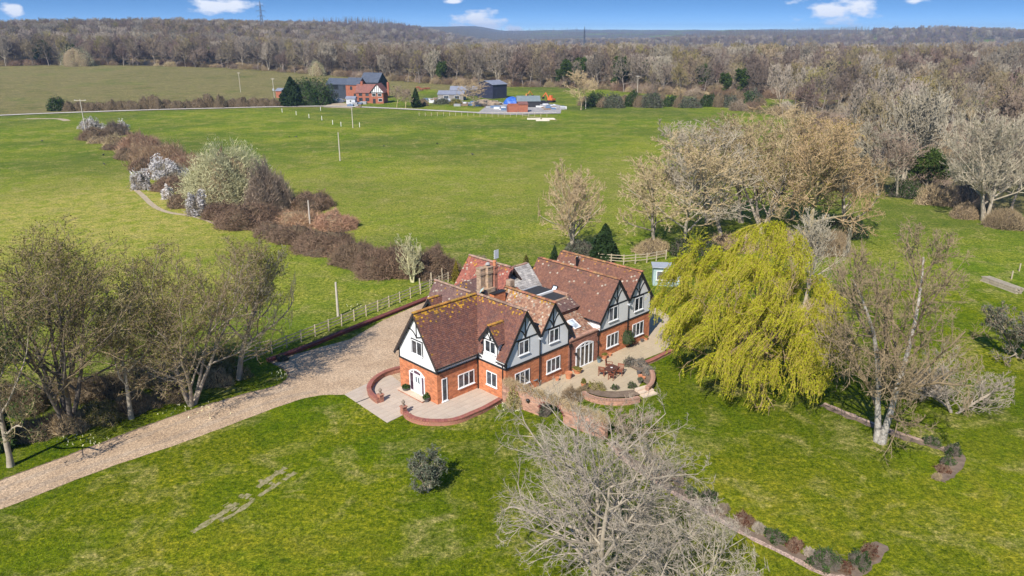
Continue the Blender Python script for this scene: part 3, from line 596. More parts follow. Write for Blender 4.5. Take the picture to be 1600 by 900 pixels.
# --- windows: frame with mullions, panes, sill
def window(o, u, n, w, h, lights, sill=True, parent=house, tim=False, glass=None, fw=.07, transom=False, name='window'):
    """o: lower-left corner on the wall, u: along wall, n: outward"""
    o, u, n = np.array(o, float), np.array(u, float), np.array(n, float); z = np.array([0, 0, 1.])
    f = MB(); o1 = o+n*.005
    for (p, q) in ((o1+z*fw/2, o1+u*w+z*fw/2), (o1+z*(h-fw/2), o1+u*w+z*(h-fw/2))): f.beam(p, q, fw, .06, n)
    lw = (w-fw)/lights
    for i in range(lights+1):
        c = o1+u*(fw/2+i*lw); f.beam(c+z*fw, c+z*(h-fw), fw if i in (0, lights) else fw*1.25, .058, n)
    fo = f.build(name, WHITE, parent)
    for i in range(lights):
        p0 = o+u*(fw/2+i*lw+fw*.3)+n*.02; ww = lw-fw*.6; pn = MB().prism([p0+z*fw*.5, p0+u*ww+z*fw*.5, p0+u*ww+z*(h-fw*.5), p0+z*(h-fw*.5)] if np.dot(np.cross(u, z), n) > 0 else [p0+z*(h-fw*.5), p0+u*ww+z*(h-fw*.5), p0+u*ww+z*fw*.5, p0+z*fw*.5], n*.015)
        pn.build('pane', glass or (GLASS if (i+int(o[0]*3)) % 3 else GLASSC), fo)
    if sill: MB().beam(o-u*.06+n*0-z*.03, o+u*(w+.06)-z*.03, .07, .13, n).build('sill', WHITE, fo)
    if tim:
        for i in (-.055, w+.055): MB().beam(o+u*i-z*.02, o+u*i+z*(h+.1), .09, .03, n).build('window_post', TIMBER, parent)
        MB().beam(o-u*.1+z*(h+.055), o+u*(w+.1)+z*(h+.055), .09, .03, n).build('window_head', TIMBER, parent)
    return fo
uA, uB = np.array([1., 0, 0]), np.array([0, 1., 0])
window((0, 3.25, 3.86), -uB, nA, 1.42, 1.28, 2, tim=True)
window((2.3, 0, .75), uA, nB, 1.85, 1.28, 3); window((.48, 0, .15), uA, nB, .58, 2.1, 1)
window((4.63, -1.15, .85), -uB, nA, 1.3, 1.3, 2); window((4.63, -1.02, 3.92), -uB, nA, 1.3, 1.1, 2)
window((6.2, -3.48, 3.72), uA, nB, 1.25, 1.25, 2, tim=True); window((10.05, -3.48, 3.72), uA, nB, 1.25, 1.25, 2, tim=True)
window((5.75, -3.48, .85), uA, nB, 1.8, 1.3, 3); window((9.75, -3.48, .85), uA, nB, 1.8, 1.3, 3)
window((18.3, -3.64, 3.55), uA, nB, 1.4, 1.4, 2, tim=True); window((22.4, -3.64, 3.55), uA, nB, 1.4, 1.4, 2, tim=True)
window((18.15, -3.64, .85), uA, nB, 1.8, 1.35, 3); window((22.25, -3.64, .8), uA, nB, 1.85, 1.4, 3)
window((12.95, -.65, 3.75), uA, nB, .9, 1.2, 2)
# french doors with an arched head
def arched(o, u, n, w, h, rise, lights, name, glass, fw=.1, panel=None):
    o, u, n = np.array(o, float), np.array(u, float), np.array(n, float); z = np.array([0, 0, 1.]); f = MB(); o1 = o+n*.01
    arc = [o1+u*(w*t)+z*(h+rise*(1-(2*t-1)**2)) for t in np.linspace(0, 1, 13)]
    for i in range(12): f.beam(arc[i]-z*fw*.3, arc[i+1]-z*fw*.3, fw*1.3, .07, n)
    f.beam(o1+z*.05, o1+u*w+z*.05, .11, .09, n); f.beam(o1+z*(h-.02), o1+u*w+z*(h-.02), fw*.7, .062, n)
    xs = [fw/2+(w-fw)*t for t in lights]
    for i, x in enumerate(xs): f.beam(o1+u*x+z*.1, o1+u*x+z*(h+rise*(1-(2*x/w-1)**2)-fw*.3), fw*1.2, .064, n)
    fo = f.build(name, WHITE, house)
    for i in range(len(xs)-1):
        a, b = xs[i]+fw*.4, xs[i+1]-fw*.4; z1 = h-.03
        pl = [o+u*a+n*.02+z*.1, o+u*b+n*.02+z*.1, o+u*b+n*.02+z*z1, o+u*a+n*.02+z*z1]
        if np.dot(np.cross(u, z), n) < 0: pl = pl[::-1]
        if panel is not None and i in panel:
            dr_ = MB().prism(pl, n*.03).build('door_leaf', plain('pale_blue_paint', (.60, .66, .70), .4), fo); mid = (a+b)/2
            g = MB()
            for s in (-.17, .17): g.beam(o+u*(mid+s)+n*.05+z*1.05, o+u*(mid+s)+n*.05+z*(h-.25), .14, .01, n)
            g.build('pane', GLASS, fo); MB().beam(o+u*(mid+.3)+n*.05+z*1.0, o+u*(mid+.3)+n*.05+z*1.14, .04, .05, n).build('door_handle', STEEL, fo)
        else: MB().prism(pl, n*.015).build('pane', glass, fo)
    tl = [o+u*(fw+(w-2*fw)*t)+n*.02+z*(h+max(0, rise*(1-(2*t-1)**2)-fw*.4)) for t in np.linspace(0, 1, 9)]
    if np.dot(np.cross(u, z), n) > 0: tl = tl[::-1]
    MB().prism(tl, n*.012).build('fanlight', glass, fo)
    return fo
arched((13.75, -3.5, .02), uA, nB, 2.5, 2.1, .32, (0, .25, .5, .75, 1), 'french_doors', glass_mat('room_glass', (.13, .11, .09)), .1)
arched((0, 3.75, .2), -uB, nA, 2.1, 1.78, .42, (0, .28, .8, 1), 'front_door', glass_mat('hall_glass', (.06, .035, .05)), .09, panel=(1,))
STEP = mottled('step_stone', (.50, .38, .28), (.62, .50, .38), 3, .85)
MB().box(-.75, 1.15, -.1, -.004, 4.6, .19).build('door_step', BRICKC, house); MB().box(-.8, 1.1, .19, -.004, 4.65, .24).build('step_slab', STEP, house)
# skylights
def skylight(c, u, s, n, w, h, frame=TIMBER):
    c, u, s, n = (np.array(q, float) for q in (c, u, s, n)); n /= np.linalg.norm(n); s /= np.linalg.norm(s)
    p = [c-u*w/2-s*h/2, c+u*w/2-s*h/2, c+u*w/2+s*h/2, c-u*w/2+s*h/2]
    if np.dot(np.cross(p[1]-p[0], p[2]-p[0]), n) < 0: p = p[::-1]
    f = MB(); pp = [q+n*.03 for q in p]
    for i in range(4): f.beam(pp[i], pp[(i+1) % 4], .09, .09, n)
    fo = f.build('skylight', frame, house); MB().prism([q+n*.03 for q in p], n*.05).build('pane', glass_mat('skylight_glass', (.45, .5, .55), .15), fo)
sl = np.array([0, 2.6, 1.3]); nl_ = np.array([0, -1.3, 2.6])
for a in (13.7, 15.1): skylight((a, -2.0, 3.74), uA, sl, nl_, .8, 1.1, WHITE)
skylight((17.9, 3.0, g3(17.9)+.02), uB, np.array([1, 0, 1.4]), np.array([-1.4, 0, 1]), .55, .75)
MB().prism([(16.85, -3.84, 3.2), (16.85, -.9, 3.95), (16.85, -.9, 3.2)], (-.05, 0, 0)).build('lead_flashing', WHITE, house)
# wall lamps and alarm box
for (a, b, z, n) in ((13.45, -3.5, 1.75, nB), (16.75, -3.5, 1.95, nB)):
    m = MB().beam((a, b, z), (a, b-.25, z), .03, .03, (0, 0, 1)); m.lathe([(.02, .15), (.12, .1), (.1, -.12), (.05, -.18)], (a, b-.28, z), 8); m.build('wall_lantern', TIMBER, house)

# ------------------------------------------------------------------ paving
def clip_rect(poly, x0, y0, x1, y1):
    def cl(p, f, g):
        out = []
        for i in range(len(p)):
            a, b = p[i-1], p[i]; fa, fb = f(a), f(b)
            if (fa >= 0) != (fb >= 0): t = fa/(fa-fb); out.append((a[0]+(b[0]-a[0])*t, a[1]+(b[1]-a[1])*t))
            if fb >= 0: out.append(b)
        return out
    for f in (lambda p: p[0]-x0, lambda p: x1-p[0], lambda p: p[1]-y0, lambda p: y1-p[1]):
        poly = cl(poly, f, None)
        if len(poly) < 3: return []
    return poly
def area(p): return .5*sum(p[i-1][0]*p[i][1]-p[i][0]*p[i-1][1] for i in range(len(p)))
def paving(name, poly, sx, sy, z, mat, gap=.02, rot=0., stagger=False, limit=295, thick=.04):
    """poly in house coordinates; slabs one by one, clipped to the outline"""
    root = sheet(name, poly, z-.02, JOINT); root.location = (HO[0], HO[1], 0); root.rotation_euler = (0, 0, TH); tag(root, kind='structure')
    if area(poly) < 0: poly = poly[::-1]
    xs = [p[0] for p in poly]; ys = [p[1] for p in poly]; cnt = 0; rest = MB(); full = None; items = []
    j = 0; y = min(ys)
    while y < max(ys):
        x = min(xs)-(sx/2 if stagger and j % 2 else 0)
        while x < max(xs):
            c = clip_rect(poly, x+gap/2, y+gap/2, x+sx-gap/2, y+sy-gap/2)
            if len(c) >= 3 and abs(area(c)) > .02: items.append((x, y, c))
            x += sx
        y += sy; j += 1
    items.sort(key=lambda q: HO[1]+q[0]*HA[1]+q[1]*HB[1])
    for x, y, c in items:
        h = z+random.uniform(-.004, .004)
        if cnt >= limit: rest.prism([(p[0], p[1], z-thick) for p in c], (0, 0, thick+random.uniform(-.003, .003))); continue
        cnt += 1
        if abs(area(c)-(sx-gap)*(sy-gap)) < 1e-4:
            if full is None: full = MB().box(0, 0, -thick, sx-gap, sy-gap, 0).mesh('slab', mat)
            link('slab', full, root, (x+gap/2, y+gap/2, h))
        else:
            MB().prism([(p[0]-x, p[1]-y, -thick) for p in c], (0, 0, thick)).build('slab', mat, root, (x, y, h))
    if rest.V: tag(rest.build('slab', mat, root), kind='stuff')
    return root
lw_top = [(4.2, 5.55), (1.48, 7.5), (.6, 7.85), (-.4, 7.85), (-1.5, 7.3), (-2.5, 6.3), (-3.1, 5.2), (-3.38, 4.3), (-3.35, 3.75)]
lw_top = [hl(*p, .5) for p in [(627, 573), (611, 577), (596, 583), (583, 592.6), (577, 602), (577, 609.6), (583, 617), (591, 622.5)]]
rw_top = [hl(*p, .45) for p in [(633, 643), (637, 647), (647, 652), (662, 655.5), (681, 656.5), (703, 655.5), (721, 651), (740, 643), (758, 635), (782, 621.5)]]
patio_poly = [hl(538.5, 616.7), hl(605, 661), hl(631, 648)]+[(a+.12, b+.1) for a, b in rw_top[1:]]+[(4.63, -3.4), (4.63, 0), (0, 0), (0, 5.16), (.3, 5.3)]+[hl(604, 581), hl(573, 600)]
paving('front_patio', patio_poly, .62, .62, .045, SLAB)
terrace_poly = [(4.75, -3.5), (12.7, -3.5), (17.06, -3.52), (25.2, -3.64), (25.25, 6.5), hl(1013, 478), hl(1030, 484), hl(1053, 499), hl(1060, 510), hl(1056, 521), hl(1049, 537), hl(1038, 549), hl(1008, 561), hl(990, 569), hl(1003, 585), hl(1004, 596), hl(994, 610), hl(965, 613), hl(940, 612.5), hl(915, 607), hl(905, 612), hl(877, 622), (5.4, -7.0), (5.2, -5)]
paving('garden_terrace', terrace_poly, .9, .6, .04, FLAG, gap=.012, stagger=True)
DRAIN = plain('drain_channel', (.05, .05, .05), .6)
p0, p1 = at(557, 630, 0), at(580, 621, 0); tag(MB().beam((p0[0], p0[1], .02), (p1[0], p1[1], .02), .1, .045, (0, 0, 1)).build('drain_channel', DRAIN), 'dark narrow drain channel crossing the pale slabs by the end of the curved wall', 'drain')
# curved brick walls in front of the door
def brick_run(pts, h0, h1, w, mat, name, label, cat, cop=BRICKD, group=None, z0=-.1, copw=.1, coph=.09):
    root = empty(name, (HO[0], HO[1], 0), TH); tag(root, label, cat, group)
    c = smooth_path(pts, 5); t = np.gradient(c, axis=0); t /= np.linalg.norm(t, axis=1, keepdims=True); nn = np.stack([-t[:, 1], t[:, 0]], 1)
    def strip3(w_, za, zb):
        m = len(c); V = []
        zb = np.broadcast_to(zb, (m,)); za = np.broadcast_to(za, (m,))
        for s, zz in ((-1, za), (1, za), (1, zb), (-1, zb)): V.append(np.column_stack([c+nn*s*w_/2, zz]))
        V = np.concatenate(V); F = []
        for i in range(m-1):
            for j in range(4): F.append([j*m+i, j*m+i+1, ((j+1) % 4)*m+i+1, ((j+1) % 4)*m+i][::-1])
        F += [[0, m, 2*m, 3*m], [3*m+m-1, 2*m+m-1, m+m-1, m-1]]
        return V, F
    hh = np.linspace(h0, h1, len(c)); V, F = strip3(w, z0, hh); link('brick_course', make_mesh('brick_course', V, F, mat), root)
    # coping: one brick on edge after another
    seg = np.concatenate([[0], np.cumsum(np.linalg.norm(np.diff(c, axis=0), axis=1))]); L = seg[-1]; st = .24
    key = ('cop', cop.name, w)
    if key not in SHARED: SHARED[key] = MB().box(-.115, -w/2-copw/2, 0, .115, w/2+copw/2, coph).mesh('coping_brick', cop)
    n = int(L/st)
    for i in range(n):
        s = (i+.5)*st*(L/(n*st)); x = np.interp(s, seg, c[:, 0]); y = np.interp(s, seg, c[:, 1]); tx = np.interp(s, seg, t[:, 0]); ty = np.interp(s, seg, t[:, 1])
        o = link('coping_brick', SHARED[key], root, (x, y, float(np.interp(s, seg, hh))+random.uniform(-.004, .004))); o.rotation_euler = (random.uniform(-.03, .03), 0, math.atan2(ty, tx)+random.uniform(-.03, .03))
    return root, c
COPE = mottled('coping_red', (.22, .075, .055), (.34, .125, .09), 2, .85, .3, .01, 4, 0, .14)
def pier(root, p, h=.68):
    m = MB().box(p[0]-.2, p[1]-.2, -.1, p[0]+.2, p[1]+.2, h); m.box(p[0]-.25, p[1]-.25, h, p[0]+.25, p[1]+.25, h+.08); pi_ = m.build('pier', BRICKC, root)
    MB().lathe([(.1, 0), (.07, .08), (.05, .16), (.12, .24), (.16, .34), (.13, .44), (.06, .5), (.03, .58)], (p[0], p[1], h+.08), 10).build('finial', plain('weathered_stone', (.22, .17, .13), .9), pi_)
r1, c1 = brick_run(lw_top, .45, .42, .3, BRICKC, 'curved_brick_wall', 'low curved brick wall sweeping from the house corner beside the gravel to the patio entrance', 'wall', COPE); pier(r1, hl(595, 628))
r2, c2 = brick_run(rw_top, .4, .36, .3, BRICKC, 'curved_brick_wall', 'low curved brick wall edging the front patio along the lawn', 'wall', COPE); pier(r2, hl(631, 647))
# retaining wall along the drive
kp = [hl(*p) for p in [(418, 566), (470, 548), (540, 520), (610, 492), (672, 467), (700, 456)]]
brick_run(kp, .25, .28, .3, BRICKD, 'drive_retaining_wall', 'long low dark red brick wall between the gravel yard and the wooden fence', 'wall', mottled('coping_dark', (.11, .028, .022), (.17, .045, .035), 2, .85, .2, .01, 4, 0, .12), copw=.25)
# garden wall with an arch, running off from the house corner
gw = empty('garden_wall', (HO[0], HO[1], 0), TH); tag(gw, 'tall weathered brick garden wall with an arched opening and bare climbers on top', 'wall')
def gw_line(b): return 4.45-.10*max(0, 0)+(-b-3.5)*.12
def wseg(b0, b1, z0, z1a, z1b, name='brick_wall', w=.36, mat=BRICKP):
    V = []; 
    for b, z1 in ((b0, z1a), (b1, z1b)):
        a = gw_line(b)
        for s in (-1, 1):
            for z in (z0, z1): V.append((a+s*w/2, b, z))
    link(name, make_mesh(name, np.array(V), [[0, 1, 5, 4], [2, 6, 7, 3], [1, 3, 7, 5], [0, 2, 3, 1], [4, 5, 7, 6]], mat), gw)
wseg(-3.5, -7.3, -.2, 1.95, 1.85); wseg(-9.7, -13.6, -.2, 1.8, 1.5); wseg(-3.5, -3.9, -.2, 2.05, 2.05, 'pier', .46)
# arch head: stepped voussoirs between the jambs
m = MB(); nseg = 9
for i in range(nseg):
    b0, b1 = -7.3-2.4*i/nseg, -7.3-2.4*(i+1)/nseg; t0 = (i+.5)/nseg; zz = .75+.72*math.sqrt(max(0, 1-(2*t0-1)**2)); a = gw_line((b0+b1)/2); m.box(a-.18, b1, zz, a+.18, b0, 1.82)
m.build('arch_head', BRICKP, gw)
for i in range(11):
    an = math.pi*(i+.5)/11; b = -8.5+1.24*math.cos(an); z = .72+.80*math.sin(an); a = gw_line(b)
    o = MB().box(-.2, -.06, -.12, .2, .06, .12).build('arch_brick', BRICKD, gw, (a, b, z)); o.rotation_euler = (math.pi/2-an if False else -(an-math.pi/2), 0, 0)
for i in range(40):
    b = -3.7-i*.25; z = 1.97-(i*.25)*.04-(0.03 if i > 24 else 0); o = MB().box(-.24, -.115, 0, .24, .115, .09).build('coping_brick', BRICKP, gw, (gw_line(b), b, z)) if i == 0 else link('coping_brick', cb_, gw, (gw_line(b), b, z))
    if i == 0: cb_ = o.data
    o.rotation_euler = (random.uniform(-.08, .08), random.uniform(-.05, .05), random.uniform(-.08, .08))
b_ = -6.3; MB().lathe([(.05, -.22), (.16, -.05), (.18, .02), (.1, .1)], (gw_line(b_)-.34, b_, 1.15), 8).build('wall_basket', TIMBER, gw)

# raised bed, steps, right-hand edging wall of the terrace
bed = [hl(*p, .45) for p in [(912, 612), (918, 617), (935, 622.5), (955, 625), (980, 624.5), (999, 620.5)]]
brick_run(bed, .42, .42, .28, BRICKP, 'raised_bed_wall', 'low curved weathered brick wall round the planting bed on the lawn side of the terrace', 'wall', BRICKP)
bed2 = [hl(*p, .5) for p in [(1011, 607), (1018, 600), (1020.5, 590), (1018, 580)]]
brick_run(bed2, .55, .55, .3, BRICKP, 'raised_bed_wall', 'short curved brick wall of the lavender bed right of the terrace steps', 'wall', BRICKP)
edg = [hl(*p, .3) for p in [(1005, 567), (1020, 561), (1034, 554), (1050, 546)]]
brick_run(edg, .25, .25, .3, BRICKP, 'terrace_edging', 'straight low brick edging between the terrace and the lawn below the willow', 'wall', COPE)
bs = [hl(*p) for p in [(915, 608), (940, 613), (965, 614), (994, 611), (1000, 619), (980, 623), (955, 624), (935, 621), (918, 616)]]
o = sheet('bed_soil', bs, .16, SOIL); o.location = (HO[0], HO[1], 0); o.rotation_euler = (0, 0, TH); tag(o, kind='structure')
bs = [hl(*p) for p in [(978, 572), (1006, 567), (1017, 580), (1019, 592), (1012, 604), (1003, 598), (1003, 585)]]
o = sheet('bed_soil', bs, .2, SOIL); o.location = (HO[0], HO[1], 0); o.rotation_euler = (0, 0, TH); tag(o, kind='structure')
st = empty('terrace_steps', (*hw(*hl(1008, 614)), 0), TH-.25); tag(st, 'three pale stone steps going down from the terrace to the lawn', 'steps')
for i, (y0, z1) in enumerate(((.35, .42), (-.05, .28), (-.5, .13))): MB().box(-.75, y0-.25, -.1, .75, y0+.2, z1).build('step', STEP, st)

# soil beds with edging paths in the garden
bedl = [hl(*p) for p in [(955, 690), (985, 720), (1040, 757), (1100, 792), (1160, 828), (1230, 862), (1290, 892), (1325, 898), (1350, 884), (1378, 850)]]
def house_strip(name, pts, w, z, mat): return strip(name, [hw(*p) for p in pts], w, z, mat)
tag(house_strip('garden_bed', bedl, .85, .02, SOIL), kind='structure')
bedu = [hl(*p) for p in [(1285, 632), (1340, 655), (1400, 678), (1450, 694), (1498, 712), (1485, 735), (1466, 750)]]
tag(house_strip('garden_bed', bedu, .95, .02, SOIL), kind='structure')
PATHB = gravel_mat('brick_path', (.30, .20, .15), (.37, .26, .20), (.44, .32, .25))
tag(house_strip('garden_path', [(a-.35, b) for a, b in bedl[:-2]], .4, .028, PATHB), kind='structure')
tag(house_strip('garden_path', [(a+.3, b) for a, b in bedu[:-2]], .35, .028, PATHB), kind='structure')
# worn lawn lines (old bed outline)
old = [((300, 832), (450, 728), .45), ((345, 815), (462, 738), .35), ((330, 805), (352, 812), .4), ((352, 788), (372, 797), .5), ((375, 773), (397, 782), .35), ((405, 750), (428, 759), .35), ((430, 735), (452, 744), .3)]
OLD = mottled('worn_turf', (.12, .125, .02), (.36, .29, .17), 3.5, .95, .3, .03)
for p, q, w in old:
    pts = [(p[0]+(q[0]-p[0])*t+random.uniform(-3, 3)*(0 < t < 1), p[1]+(q[1]-p[1])*t+random.uniform(-2, 2)*(0 < t < 1)) for t in np.linspace(0, 1, 5)]
    tag(strip('worn_turf', [at(x, y, 0)[:2] for x, y in pts], w*.95, .005+.003*old.index((p, q, w)), OLD, .3), kind='structure')
# bare footpath in the left field and pale patches by the lane
for pts, w in (([(207, 292), (222, 305), (240, 322), (262, 332), (292, 337)], 1.0), ([(292, 337), (318, 344), (352, 357)], .5), ([(40, 186), (90, 186), (105, 189)], 2.5), ([(795, 177), (830, 182), (870, 188)], .8)):
    tag(ribbon('bare_track', [g2(*p) for p in pts], w, .03, BARE, 6), kind='structure')
fy = [g2(*p) for p in [(762, 165), (800, 158), (840, 160), (878, 166), (876, 178), (800, 180), (745, 178)]]
tag(sheet('farm_yard', fy, .12, gravel_mat('yard_gravel', (.22, .215, .215), (.30, .285, .275), (.38, .355, .33))), kind='structure')
fy = [g2(*p) for p in [(505, 168), (520, 158), (545, 163), (552, 170)]]; tag(sheet('farm_yard', fy, .1, BARE), kind='structure')

# ------------------------------------------------------------------ fences
def fence(name, pts, label, n, h=1.1, rails=3, z0=0., rail_w=.09):
    P = [np.array(at(*p)) for p in pts]; seg = np.concatenate([[0], np.cumsum([np.linalg.norm(P[i+1]-P[i]) for i in range(len(P)-1)])])
    root = empty(name, P[0]); tag(root, label, 'fence'); Q = []
    for i in range(n+1):
        s = seg[-1]*i/n; q = np.array([np.interp(s, seg, [p[k] for p in P]) for k in range(3)])-P[0]; Q.append(q)
    pm = MB().box(-.06, -.06, -.3, .06, .06, h+.12).mesh('post', WOODG)
    for q in Q: o = link('post', pm, root, q); o.rotation_euler = (random.uniform(-.03, .03), random.uniform(-.03, .03), random.uniform(0, .4))
    for i in range(n):
        for k in range(rails):
            z = h*(.32+.3*k+(.06 if rails == 3 else .12)); MB().beam(Q[i]+(0, 0, z+random.uniform(-.02, .02)), Q[i+1]+(0, 0, z+random.uniform(-.02, .02)), rail_w, .04, np.array([.4, -1, 0])).build('rail', WOODG, root)
    return root
fence('wooden_fence', [(378, 574), (420, 556), (545, 506), (640, 467), (675, 452), (700, 442)], 'long three-rail wooden fence along the field side of the gravel yard', 17, 1.2)
fence('wooden_fence', [(935, 412), (975, 414), (1010, 411), (1040, 406)], 'three-rail wooden fence behind the house right of the dark conifer', 6, 1.3)
fence('wooden_fence', [(560, 178), (600, 179), (680, 181), (745, 182)], 'distant wooden fence along the lane in front of the farm cottage garden', 16, 1.3, 2) if False else None
for i, (px, py) in enumerate([(441, 176), (463, 180), (483, 185), (503, 188), (520, 195), (533, 198), (562, 199), (501, 173)]):
    p = at(px, py); tag(MB().box(-.09, -.09, -.2, .09, .09, 1.5).build('fence_post', plain('white_post', (.62, .6, .54), .7) if i == 0 else MATS['white_post'], None, p), ORD[i]+' pale post of the line crossing the field below the lane', 'post', 'pale fence posts in the far field')

# ------------------------------------------------------------------ terrace furniture and pots
TEAK = mottled('teak', (.16, .050, .028), (.26, .085, .045), 5, .5, .2, .01)
def furn_loc(px, py, z=.04): return (*hw(*hl(px, py, z)), z)
tb = empty('garden_table', furn_loc(955, 586), TH); tag(tb, 'dark brown wooden garden table between four chairs on the terrace', 'table')
for i in range(6): MB().box(-.72, -.45+i*.15, .70, .72, -.45+i*.15+.142, .74).build('table_slat', mottled('dark_teak', (.07, .03, .022), (.12, .05, .035), 5, .45), tb)
for x in (-.62, .62):
    for y in (-.38, .38): MB().box(x-.04, y-.04, 0, x+.04, y+.04, .7).build('leg', TEAK, tb)
MB().box(-.66, -.4, .6, .66, .4, .69).build('apron', TEAK, tb)
tag(MB().box(-.09, -.06, 0, .09, .06, .04).build('table_tray', WHITE, None, (tb.location.x, tb.location.y, .79)), 'small white dish lying on the dark garden table', 'dish')
def chair(label, loc, rz):
    r = empty('garden_chair', loc, rz); tag(r, label, 'chair', 'wooden chairs round the garden table')
    for i in range(5): MB().box(-.25, -.25+i*.1, .42, .25, -.25+i*.1+.085, .45).build('seat_slat', TEAK, r)
    for i in range(5): MB().beam((-.2+i*.1, .24, .45), (-.2+i*.1, .33, .95), .06, .025, (0, 1, 0)).build('back_slat', TEAK, r)
    MB().beam((-.28, .33, .97), (.28, .33, .97), .09, .04, (0, 1, 0)).build('top_rail', TEAK, r)
    for x in (-.27, .27):
        MB().box(x-.025, -.27, 0, x+.025, -.21, .64).build('leg', TEAK, r); MB().beam((x, .22, 0), (x, .33, .98), .05, .05, (1, 0, 0)).build('leg', TEAK, r); MB().box(x-.04, -.3, .64, x+.04, .28, .67).build('armrest', TEAK, r)
chair('reddish wooden armchair at the far side of the dark garden table', furn_loc(951.5, 577), TH+.5); chair('reddish wooden armchair at the near side of the garden table, its back to the lawn', furn_loc(956, 592.5), TH+3.4)
chair('reddish wooden armchair left of the garden table, nearest the french doors', furn_loc(940.5, 586.5), TH+2.05); chair('reddish wooden armchair right of the garden table', furn_loc(968, 586), TH-1.15)
BLUEG = plain('blue_grey_plastic', (.13, .19, .22), .45)
bt = empty('bistro_table', furn_loc(833, 603)); tag(bt, 'small round blue-grey table behind the garden wall', 'table')
MB().lathe([(.42, .68), (.44, .7), (.42, .73)], (0, 0, 0), 16).build('table_top', BLUEG, bt); MB().tube([(0, 0, 0), (0, 0, .7)], .04).build('pedestal', BLUEG, bt)
bc = empty('bistro_chair', furn_loc(840, 600), 2.2); tag(bc, 'blue-grey rounded garden chair behind the garden wall near the house', 'chair')
MB().lathe([(.24, .40), (.26, .43), (.2, .45)], (0, 0, 0), 12).build('seat', BLUEG, bc)
m = MB()
for i in range(9):
    an = math.pi*(i/8)
    m.tube([(.25*math.cos(an), .24*math.sin(an), .44), (.3*math.cos(an), .32*math.sin(an), .9)], .035, 5)
m.tube([(.3*math.cos(math.pi*i/8), .32*math.sin(math.pi*i/8), .9) for i in range(9)], .04, 5); m.build('backrest', BLUEG, bc)
for an in (.7, 2.4, 3.9, 5.5): MB().tube([(.18*math.cos(an), .18*math.sin(an), .42), (.28*math.cos(an), .28*math.sin(an), 0)], .025, 5).build('leg', BLUEG, bc)

# ------------------------------------------------------------------ vegetation generators (all vectorised)
def unit(a): return a/(np.linalg.norm(a, axis=-1, keepdims=True)+1e-9)
def tubes_np(P, Rr, k):
    n, s, _ = P.shape; d = unit(P[:, -1]-P[:, 0]); ref = np.where(np.abs(d[:, 2:3]) < .8, np.array([[0, 0, 1.]]), np.array([[1., 0, 0]]))
    u = unit(np.cross(ref, d)); w = np.cross(d, u); an = 2*np.pi*np.arange(k)/k
    ring = u[:, None, :]*np.cos(an)[None, :, None]+w[:, None, :]*np.sin(an)[None, :, None]
    V = P[:, :, None, :]+Rr[:, :, None, None]*ring[:, None]
    V = V.reshape(-1, 3); b = (np.arange(n)[:, None, None]*s+np.arange(s-1)[None, :, None])*k+np.arange(k)[None, None, :]; j = (np.arange(k)+1) % k-np.arange(k)
    q = np.stack([b, b+j, b+j+k, b+k], -1).reshape(-1, 4); return V, q
def spikes_np(P0, P1, r):
    n = len(P0); d = unit(P1-P0); ref = np.where(np.abs(d[:, 2:3]) < .8, np.array([[0, 0, 1.]]), np.array([[1., 0, 0]])); u = unit(np.cross(ref, d)); w = np.cross(d, u)
    r = np.broadcast_to(r, (n,))[:, None]; V = np.stack([P0+u*r, P0-u*r*.5+w*r*.87, P0-u*r*.5-w*r*.87, P1], 1).reshape(-1, 3)
    i = np.arange(n)*4; T = np.concatenate([np.stack([i+a, i+b, i+3], 1) for a, b in ((0, 1), (1, 2), (2, 0))]); return V, T
def leaves_np(C, size, r, up=.0, elong=1.6):
    n = len(C); a = unit(r.normal(size=(n, 3))+np.array([0, 0, up])); b = unit(np.cross(a, r.normal(size=(n, 3)))); s = np.broadcast_to(size, (n,))[:, None]
    V = np.stack([C-a*s*elong, C+b*s*.6, C+a*s*elong, C-b*s*.6], 1).reshape(-1, 3); i = np.arange(n)*4; return V, np.stack([i, i+1, i+2, i+3], 1)
class Geo:
    def __init__(s): s.V = []; s.F = []; s.n = 0
    def add(s, V, F):
        if len(V) == 0: return
        s.V.append(V); s.F.append(F+s.n); s.n += len(V)
    def mesh(s, name, mat, smooth=False):
        V = np.concatenate(s.V); bk = {}
        for f in s.F: bk.setdefault(f.shape[1], []).append(f)
        return make_mesh(name, V, [np.concatenate(l) for l in bk.values()], mat, uv=False, smooth=smooth)
